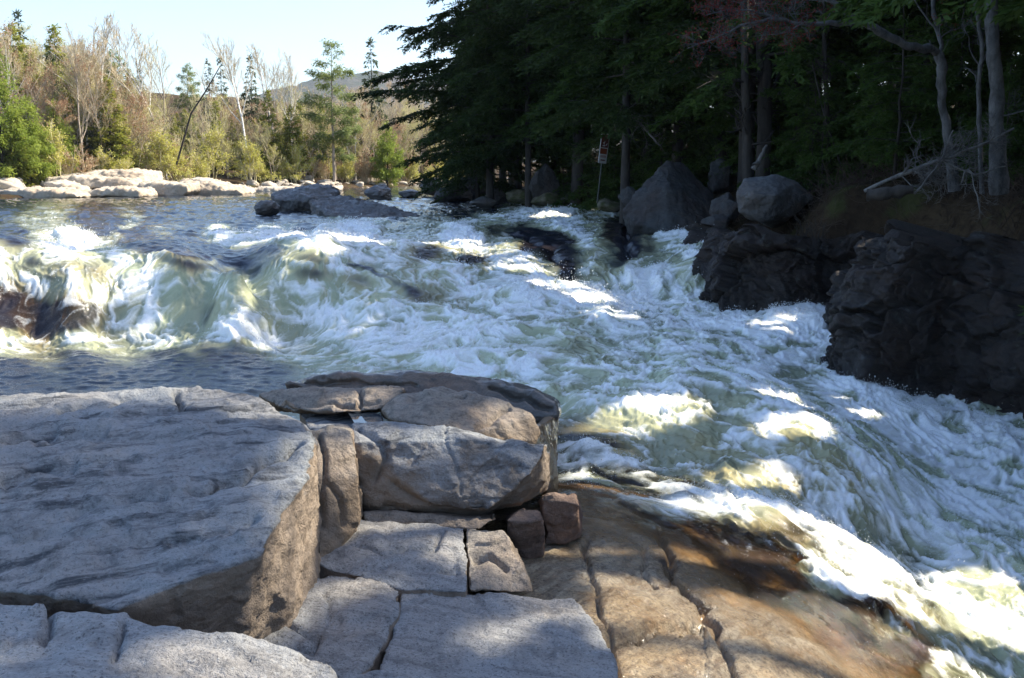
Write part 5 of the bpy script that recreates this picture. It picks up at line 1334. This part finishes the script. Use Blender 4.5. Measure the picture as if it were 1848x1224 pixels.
# ================================================================== the dark right-bank forest
SUNV = np.array([math.sin(SUN_AZ) * math.cos(SUN_EL), math.cos(SUN_AZ) * math.cos(SUN_EL), math.sin(SUN_EL)])
LIT = [(P(x, y, z), rd) for x, y, z, rd in [
    (1300, 1140, -1.3, .30), (1200, 1120, -1.15, .22), (1150, 1200, -1.05, .28), (1420, 1190, -1.5, .30), (1250, 1000, -1.2, .14), (1320, 1000, -1.3, .20), (1180, 1090, -1.1, .2), (1330, 1220, -1.3, .3),
    (1480, 1060, -1.6, .32), (1560, 1080, -1.8, .40), (1640, 1130, -2.1, .45), (1720, 1200, -2.4, .45), (1600, 1180, -2.0, .4), (1700, 1090, -2.4, .40), (1780, 1180, -2.6, .45), (1820, 1110, -2.6, .3), (1540, 1150, -1.8, .35),
    (1240, 890, -1.35, .25), (1310, 905, -1.4, .32), (1380, 930, -1.5, .30), (1450, 960, -1.7, .22), (1300, 860, -1.35, .2), (1400, 860, -1.5, .2),
    (1170, 740, -1.33, .40), (1110, 770, -1.36, .35), (1230, 720, -1.3, .3), (1440, 760, -1.5, .35), (1420, 710, -1.4, .3), (1550, 730, -1.8, .25), (1060, 850, -1.2, .2),
    (830, 430, -.15, .6), (870, 450, -.3, .55), (960, 470, -.5, .55), (1010, 510, -.6, .5), (1060, 535, -.9, .4), (1110, 560, -1.0, .35), (640, 425, -.2, .6), (560, 435, -.2, .5), (1000, 385, .0, .5), (960, 440, -.3, .5),
    (140, 440, -.35, .6), (60, 505, -.7, .7), (0, 490, -.6, .7), (230, 405, -.1, .5), (300, 425, -.25, .6), (480, 430, -.3, .5), (1400, 580, -1.2, .3), (1480, 580, -1.2, .2),
    (600, 790, .05, .16), (610, 850, -.15, .14), (560, 950, -.15, .16), (530, 1000, -.25, .16), (560, 850, .05, .14), (520, 960, -.1, .14), (490, 1050, -.4, .12), (620, 930, -.4, .12), (550, 900, -.1, .14), (640, 790, .0, .08), (270, 704, .45, .13), (160, 710, .44, .10), (60, 722, .43, .12), (450, 725, .35, .14), (500, 745, .3, .1),
    (900, 850, -.3, .16), (960, 820, -.2, .14), (985, 840, -.4, .14), (850, 800, -.08, .12), (780, 790, -.04, .10), (760, 950, -.57, .10), (860, 970, -.58, .12), (905, 990, -.6, .1), (920, 760, -.08, .13), (640, 715, .05, .12),
    (700, 960, -.57, .10), (470, 1190, -.15, .12), (400, 1170, -.12, .12), (540, 1200, -.18, .1), (1040, 930, -.7, .12), (650, 1060, -.65, .08), (1000, 1090, -.78, .13), (880, 1160, -.8, .07), (1120, 1010, -1.05, .16), (1260, 1200, -1.15, .3), (1150, 1050, -1.05, .22), (1350, 1170, -1.3, .35), (1480, 1180, -1.75, .35), (1560, 1200, -1.95, .35), (1380, 1060, -1.5, .25), (1140, 1130, -1.05, .2), (1400, 1100, -1.5, .25), (1180, 1150, -1.1, .2), (1085, 372, .3, .35), (1640, 1050, -2.3, .4), (1750, 1050, -2.5, .4), (1560, 1000, -2.1, .35), (1500, 960, -1.9, .3), (1840, 1160, -2.7, .4), (1150, 860, -1.3, .2)]]
def settle(p, rd):                                  # the water really stands a little above its mean level
    x, y = proj(p)
    k = np.where((np.abs(wpx - x) < 5) & (np.abs(wpy - y) < 4))[0]
    if p[1] < 8.6 and p[0] < 1.5 or len(k) == 0 or p[2] > .02 and p[1] < 9: return p, rd
    k = k[np.argmin(wY2[k])]
    return np.array([wX2[k], wY2[k], wZ2[k]]), rd
wpx, wpy = proj(np.stack([wX2, wY2, wZ2], 1))
LIT = [settle(p, rd) for p, rd in LIT]
kr = np.random.default_rng(55)
def keep_sun(Wp):  # clears leaves and branches along chosen sun rays to shape the sun patches
    ok = np.ones(len(Wp), bool)
    for p, rd in LIT:
        d = Wp - p; t = d @ SUNV
        e = np.linalg.norm(d - t[:, None] * SUNV, axis=1)
        ok &= ~((e < (rd * 1.5 + .16) * (.72 + .5 * kr.random(len(Wp)))) & (t > 0))
    return ok
def keep_edge(Wp):                                  # leaves inside the camera view are cut away, besides the sun gaps
    a, b = proj(Wp)
    return keep_sun(Wp) & ((a > 1862) | (b < 40) | (Wp[:, 1] < 3))
DEEP = lambda x, y: gz(x, y)
def hem(px, D, i, s, rz, label, group='hemlocks of the right bank', name='hemlock', tilt=(0, 0)):
    q = Q(px, 300, D)
    return place_tree(name, label, 'tree', group, HEMS[i], (q[0], D, gz(q[0], D) - .2), rz, s, tilt, keep_sun)
GL = 'dark hemlock in the shaded wall of forest on the right bank'
# the overhanging tree at the left end of the forest has two long low boughs
EDGE = conifer_variant(HEM, BARKD, seed=140, H=17, r0=.22, Lmax=4.3, zlow=2.7, nb=170, leafL=.19, leafW=.065, twig_gap=.15, leaf_gap=.03, prof=lambda u: min(1, (1 - u) * 1.9) ** .7 * (.62 + .38 * min(1, u / .3)) + .05, up=.25, droop=.33,
                       extra=[(7.3, 3.05, 5.9), (6.0, 3.25, 6.2)], irregular=.55)
q = Q(884, 300, 50); place_tree('overhanging_hemlock', 'tall hemlock ending the dark forest, its long boughs reaching out over the pool', 'tree', None, EDGE, (q[0], 50, gz(q[0], 50) - .2), 0, 1, (0, 0), keep_sun)
hem(955, 47, 4, 1.0, 1.0, 'hemlock with a slim slanting bare lower trunk beside the slanted boulder', None, 'slim_hemlock', (0, -.05))
hem(1130, 37, 4, 1.05, 2.2, 'hemlock with a mottled curving trunk just right of the sign', None, 'crooked_hemlock', (.0, -.04))
rows = [(858, 56, 2, .92), (905, 62, 1, 1.0), (935, 56, 3, 1.0), (1000, 52, 0, 1.05), (1040, 46, 5, .9), (1085, 53, 1, 1.0), (1170, 44, 3, 1.0), (1215, 40, 2, 1.1), (1260, 47, 5, 1.0), (1300, 38, 0, .95), (1345, 33, 5, .85), (1378, 32, 3, .9),
        (1440, 38, 1, .9), (1470, 33, 4, 1.0), (1520, 42, 0, 1.0), (1560, 33, 5, .8), (1620, 37, 3, 1.0), (1660, 30, 1, .85), (1745, 33, 0, .9), (1780, 27, 4, .95), (1850, 31, 5, .9), (1900, 25, 3, .9),
        (890, 76, 0, 1.0), (925, 70, 5, 1.05), (980, 66, 1, 1.1), (1060, 64, 3, 1.1), (1150, 60, 0, 1.1), (1230, 58, 5, 1.1), (1320, 56, 1, 1.1), (1410, 55, 3, 1.1), (1500, 54, 5, 1.1), (1600, 50, 0, 1.1), (1700, 46, 1, 1.1), (1800, 42, 3, 1.1), (1900, 38, 5, 1.1)]
for i, (px, D, v, s) in enumerate(rows):
    hem(px, D, v, s * (1.25 if D < 50 else 1.05), i * 1.7, GL)
# neighbours just beyond the right edge of the picture, which shade the near rapids and rocks
for i, (x, y, v, s) in enumerate([(10.8, 14.8, 0, 1.1), (12.6, 12.2, 1, 1.05), (11.6, 18.0, 3, 1.15), (13.8, 16.2, 5, 1.1), (15.5, 12.8, 2, 1.2), (14.2, 20.0, 1, 1.15), (12.2, 8.5, 4, 1.1), (10.3, 10.8, 2, 1.2), (13.5, 10.4, 3, 1.15), (16.5, 9.5, 0, 1.1), (17.5, 17.5, 3, 1.2),
                                  (11.6, 5.5, 2, 1.0), (14.5, 5.0, 5, .9), (18.5, 21.5, 5, 1.2), (20.0, 13.5, 1, 1.2), (17.5, 25.0, 0, 1.2), (13.6, 24.0, 4, 1.2), (16.0, 15.0, 1, 1.25)]):
    place_tree('hemlock', GL, 'tree', 'hemlocks of the right bank', HEMS[v], (x, y, gz(x, y) - .2), i * 2.1, s, (0, 0), keep_edge)
# young growth under them
ru = np.random.default_rng(8)
for i in range(34):
    px = ru.uniform(1000, 1900); D = float(np.interp(px, [1000, 1250, 1500, 1900], [50, 39, 30, 24])) + ru.uniform(0, 12)
    q = Q(px, 300, D)
    place_tree('young_hemlock', 'young hemlock in the understorey of the right-bank forest', 'tree', 'young hemlocks under the forest', UNDER[i % 3], (q[0], D, gz(q[0], D) - .1), ru.uniform(0, 6.3), ru.uniform(.7, 1.2), (0, 0), keep_sun)

for i in range(30):                                 # a front row of low boughs along the edge of the slope
    px = ru.uniform(1010, 1880); D = float(np.interp(px, [1000, 1250, 1500, 1900], [47, 37, 26.5, 22])) + ru.uniform(0, 4)
    q = Q(px, 300, D)
    place_tree('young_hemlock', 'young hemlock in the understorey of the right-bank forest', 'tree', 'young hemlocks under the forest', UNDER[i % 3], (q[0], D, gz(q[0], D) - .1), ru.uniform(0, 6.3), ru.uniform(.6, 1.0), (0, 0), keep_sun)

# ---- leafless trees in front of the forest, drawn out limb by limb
def limbed(name, label, cat, parts, mat, twigm=None, buds=None, twig_on=(), seed=1, base=None):
    """parts: list of (list of (px,py,D), radii)"""
    r = np.random.default_rng(seed)
    polys = [(np.array([Q(*a) for a in pl]), rad) for pl, rad in parts]
    b = polys[0][0][0]
    root = empty(name, tuple(b)); tag(root, label, cat)
    dense = []
    for pts, rad in polys:
        k = np.linspace(0, len(pts) - 1, (len(pts) - 1) * 4 + 1)
        pp = np.stack([np.interp(k, np.arange(len(pts)), pts[:, i]) for i in range(3)], 1)
        for _ in range(2): pp[1:-1] = .25 * pp[:-2] + .5 * pp[1:-1] + .25 * pp[2:]
        pp[1:-1] += r.normal(size=pp[1:-1].shape) * .012
        rd = np.interp(k, np.arange(len(pts)), np.asarray(rad, float)) * (1 + .10 * r.normal(size=len(k)))
        dense.append((pp - b, np.maximum(rd, .004)))
    V, Fc = tubes(dense, 9)
    link('trunk', mesh_np('trunk', V, Fc, True, [mat]), root)
    if twig_on:
        fine, tips = [], []
        def tw(p, d, L, rad, lev):
            pts = [p]; q = p
            for i in range(4):
                d = d + r.normal(size=3) * .28 + np.array([0, 0, .06]); d = d / np.linalg.norm(d); q = q + d * L / 4; pts.append(q)
            pts = np.array(pts); fine.append((pts, np.linspace(rad, rad * .45, 5)))
            tips.append((pts[-1], d))
            if lev < 2:
                for j in range(r.integers(3, 6)):
                    s = r.uniform(.2, 1); i = min(3, int(s * 4)); bb = pts[i] + (pts[i + 1] - pts[i]) * (s * 4 - i)
                    tw(bb, nrm(d + r.normal(size=3) * .75), L * r.uniform(.4, .65), max(rad * .6, .0035), lev + 1)
        for pi, n, L, s0 in twig_on:
            pts, rd = dense[pi]
            for j in range(n):
                i = int((s0 + (1 - s0) * r.random()) * (len(pts) - 2)); d = pts[i + 1] - pts[i]
                tw(pts[i], nrm(nrm(d) + r.normal(size=3) * .7), L * r.uniform(.5, 1.2), max(.006, rd[i] * .35), 0)
        V, Fc = tubes(fine, 3); mats = [twigm or mat]; midx = np.zeros(len(Fc), int)
        if buds:
            tp = np.repeat(np.array([t[0] for t in tips]), 2, 0); td = np.repeat(np.array([t[1] for t in tips]), 2, 0)
            V2, F2 = diamonds(tp + r.normal(size=tp.shape) * .03, td + r.normal(size=td.shape), r.normal(size=td.shape), r.uniform(.03, .07, len(tp)), np.full(len(tp), .025))
            Fc = np.concatenate([Fc, F2 + len(V)]); V = np.concatenate([V, V2]); midx = np.concatenate([midx, np.ones(len(F2), int)]); mats.append(buds)
        link('crown', mesh_np('crown', V, Fc, True, mats, midx), root)
    return root
BUDM = leaf_mat('maple_buds', (.15, .028, .022), (.20, .045, .03), None, .4, 2)
limbed('broken_maple', 'mottled maple with a snapped top and a long grey red-budded limb sweeping left', 'tree',
       [([(1722, 345, 22.5), (1712, 260, 22.5), (1698, 180, 22.4), (1700, 120, 22.3), (1694, 96, 22.3)], [.14, .10, .09, .11, .10]),
        ([(1694, 98, 22.3), (1676, 88, 22.2), (1650, 86, 22.0), (1612, 72, 21.8), (1576, 50, 21.6), (1545, 40, 21.5)], [.07, .085, .075, .08, .085, .07]),
        ([(1562, 42, 21.5), (1525, 22, 21.3), (1490, -8, 21.2), (1450, -50, 21)], [.06, .05, .045, .04]),
        ([(1548, 42, 21.5), (1500, 42, 21.2), (1440, 42, 20.9), (1390, 34, 20.7), (1340, 46, 20.5), (1290, 70, 20.4), (1240, 88, 20.3)], [.06, .048, .04, .034, .024, .016, .008]),
        ([(1405, 36, 20.8), (1360, 20, 20.6), (1310, 18, 20.4), (1270, 30, 20.3)], [.028, .02, .014, .008]),
        ([(1450, 42, 20.9), (1420, 60, 20.8), (1360, 66, 20.6)], [.018, .012, .006]),
        ([(1692, 100, 22.3), (1680, 85, 22.3), (1676, 72, 22.3)], [.05, .035, .006]),
        ([(1702, 118, 22.4), (1696, 70, 22.5), (1686, 30, 22.6), (1680, -30, 22.7)], [.05, .05, .05, .045]),
        ([(1700, 70, 22.5), (1672, 30, 22.6), (1645, -10, 22.6)], [.025, .02, .016])], BARKM, BARKM, BUDM, [(3, 30, .55, .3), (4, 18, .5, .1), (5, 9, .4, .2), (2, 5, .5, .3), (7, 4, .6, .3)], 4)
limbed('grey_trunk_tree', 'big straight grey tree trunk near the right edge of the picture', 'tree',
       [([(1803, 350, 20), (1799, 250, 20), (1800, 160, 20), (1792, 90, 20), (1790, 0, 20), (1788, -120, 20)], [.17, .14, .13, .125, .12, .12]), ([(1798, 210, 20), (1830, 205, 19.8), (1880, 190, 19.6)], [.02, .015, .008])],
       BARKM, BARKM, None, [(1, 5, .7, .1)], 5)
limbed('curved_sapling', 'thin curved grey sapling between the broken maple and the big grey trunk', 'tree',
       [([(1772, 350, 21), (1768, 240, 21), (1766, 150, 21), (1775, 92, 21), (1764, 40, 21), (1754, -30, 21)], [.05, .045, .045, .045, .04, .035])], BARKM, BARKM, None, [(0, 6, .8, .4)], 6)
limbed('forked_stem', 'slim dark double stem in front of the forest, left of the broken maple', 'tree',
       [([(1500, 330, 29), (1492, 200, 29), (1488, 100, 29), (1486, -30, 29)], [.08, .07, .065, .06]), ([(1524, 320, 28), (1480, 190, 28.5), (1458, 60, 29)], [.03, .025, .015])], BARKD, BARKD, None, [(1, 8, .8, .2), (0, 8, .9, .3)], 7)
for i, (px, D, lab, rad) in enumerate([(1347, 31, 'left one of two thick dark trunks close together above the round boulder', .15), (1376, 32, 'right one of two thick dark trunks close together above the round boulder', .17), (1440, 33, 'straight slim dark trunk right of the two thick trunks', .11)]):
    limbed('dark_pine', lab, 'tree', [([(px + 2, 325, D), (px, 200, D), (px - 3, 80, D), (px - 4, -60, D)], [rad, rad * .85, rad * .8, rad * .7]), ([(px, 150, D), (px - 50, 140, D - .6), (px - 90, 160, D - 1)], [.03, .02, .01])], BARKD, BARKD, None, [(1, 6, .8, .1), (0, 8, 1., .2)], 10 + i)
limbed('dead_brush', 'tangle of pale dead branches at the foot of the big grey trunk', 'branch',
       [([(1560, 345, 20), (1650, 305, 19.6), (1740, 275, 19.4), (1830, 232, 19.2)], [.035, .04, .03, .02]), ([(1690, 285, 19.3), (1760, 318, 19.0), (1815, 300, 19)], [.015, .02, .01]), ([(1735, 330, 18.8), (1745, 300, 18.8), (1762, 345, 18.6), (1770, 385, 18.4)], [.012, .014, .012, .008]),
        ([(1650, 350, 19.3), (1700, 290, 19.2), (1720, 235, 19.2)], [.02, .015, .01])], DEADW, DEADW, None, [(0, 34, .7, .3), (1, 14, .5, 0), (2, 8, .4, .1), (3, 10, .5, .1)], 15)
limbed('leaning_snag', 'broken pale snag standing on the slope above the round boulder', 'branch', [([(1360, 306, 28.5), (1372, 286, 28.5), (1384, 262, 28.5)], [.09, .06, .04]), ([(1368, 292, 28.5), (1358, 298, 28.3)], [.05, .03])], DEADW, None, None, (), 16)
limbed('fallen_log', 'dark fallen log lying along the top of the cliff', 'log', [([(1565, 352, 19.5), (1600, 350, 19.3), (1648, 342, 19.2)], [.11, .13, .10])], BARKD, None, None, (), 17)
limbed('fallen_branch', 'slender fallen bough slanting down the bank right of the sign', 'branch', [([(1120, 195, 36), (1150, 215, 36), (1170, 240, 35.6), (1190, 262, 35.4)], [.05, .05, .04, .02])], DEADW, DEADW, None, [(0, 12, .7, .1)], 18)
for i, (px, py, D, s, lab) in enumerate([(1450, 385, 24.5, 1.1, 'dark leafless bush in front of the round boulder'), (1530, 385, 21.5, 1.0, 'dark leafless bush on the cliff top, right of the round boulder'), (1620, 380, 19.5, 1.1, 'dark leafless bush on the cliff top, under the broken maple'),
                                         (1720, 385, 18.6, 1.0, 'dark leafless bush on the cliff top, under the dead branches'), (1810, 390, 18.2, 1.1, 'dark leafless bush on the cliff top at the right edge'), (1200, 285, 36, 1.2, 'dark leafless bush behind the pyramid boulder')]):
    q = Q(px, py, D)
    place_tree('dark_bush', lab, 'bush', None, DBUSH, (q[0], D, gz(q[0], D) - .1), i * 1.3, s)

# ---- brushwood and litter over the shaded slope
def undergrowth():
    r = np.random.default_rng(31); polys = []
    for i in range(4200):
        if i % 4: px = r.uniform(1290, 1960); D0 = float(np.interp(px, [1290, 1500, 1700, 1960], [25.5, 21.5, 19.0, 16.5])); D = D0 + r.random() ** 1.5 * 9
        else: px = r.uniform(880, 1300); D = float(np.interp(px, [880, 1000, 1130, 1300], [60, 49, 40, 35])) + r.random() * 9
        q = Q(px, 300, D); z = gz(q[0], D)
        a = r.uniform(0, 6.3); e = r.uniform(.0, 1.2); L = r.uniform(.3, 1.1)
        d = np.array([math.cos(a) * math.cos(e), math.sin(a) * math.cos(e), math.sin(e)])
        p = np.array([q[0], D, z + r.random() * .08]); pts = [p]
        for k in range(3):
            d = nrm(d + r.normal(size=3) * .28); p = p + d * L / 3; pts.append(p)
        polys.append((np.array(pts), np.array([1, .8, .6, .35]) * r.uniform(.004, .011)))
    V, Fc = tubes(polys, 3)
    m = bark_mat('brushwood', (.035, .022, .015), (.10, .066, .042), 1.2, 1)
    tag(link('undergrowth', mesh_np('undergrowth', V, Fc, True, [m])), 'tangle of brown twigs and dead stalks over the shaded right bank', 'brush', None, 'stuff')
undergrowth()
L = bpy.data.lights.new('sun', 'SUN'); L.energy = 5.0; L.angle = math.radians(.53); L.color = (1.0, .91, .74)
lo = bpy.data.objects.new('sun', L); COL.objects.link(lo); lo.rotation_euler = sd.to_track_quat('Z', 'Y').to_euler(); lo.location = (20, 20, 40)
w = bpy.data.worlds.new('World'); SC.world = w; w.use_nodes = True
nt = w.node_tree; bg = nt.nodes['Background']
sk = nt.nodes.new('ShaderNodeTexSky'); sk.sky_type = 'NISHITA'; sk.sun_disc = False
sk.sun_elevation = SUN_EL; sk.sun_rotation = SUN_AZ
sk.air_density = 1.0; sk.dust_density = 1.5; sk.ozone_density = 3.5
nt.links.new(sk.outputs[0], bg.inputs[0]); bg.inputs[1].default_value = .15
cam = bpy.data.cameras.new('camera'); co = bpy.data.objects.new('camera', cam); COL.objects.link(co)
cam.sensor_width = 36; cam.lens = 36 * F / 1848.0; cam.clip_start = .1; cam.clip_end = 12000
co.location = (0, 0, CAMZ); co.rotation_euler = (math.pi / 2 - PITCH, 0, 0)
SC.camera = co
SC.view_settings.view_transform = 'Standard'; SC.view_settings.look = 'None'; SC.view_settings.exposure = 1.1; SC.view_settings.gamma = 1
SC.view_settings.use_curve_mapping = False
SC.cycles.use_denoising = True
SC.cycles.max_bounces = 6; SC.cycles.diffuse_bounces = 3; SC.cycles.glossy_bounces = 3; SC.cycles.transparent_max_bounces = 12
SC.cycles.sample_clamp_indirect = 8

# ---- the air between here and the mountain
def air():
    bm = bmesh.new(); bmesh.ops.create_cube(bm, size=1)
    me = bpy.data.meshes.new('haze'); bm.to_mesh(me); bm.free()
    x0, x1, y0, y1, z0, z1 = -3200, 3200, -120, 2600, -9, 230
    o = link('haze', me, None, ((x0 + x1) / 2, (y0 + y1) / 2, (z0 + z1) / 2)); o.scale = (x1 - x0, y1 - y0, z1 - z0)
    m = bpy.data.materials.new('air'); m.use_nodes = True; t = m.node_tree; t.nodes.clear()
    out = t.nodes.new('ShaderNodeOutputMaterial'); v = t.nodes.new('ShaderNodeVolumePrincipled')
    v.inputs['Color'].default_value = (.82, .90, 1, 1); v.inputs['Density'].default_value = .00013
    t.links.new(v.outputs[0], out.inputs['Volume']); me.materials.append(m)
    tag(o, None, None, None, 'stuff')
air()
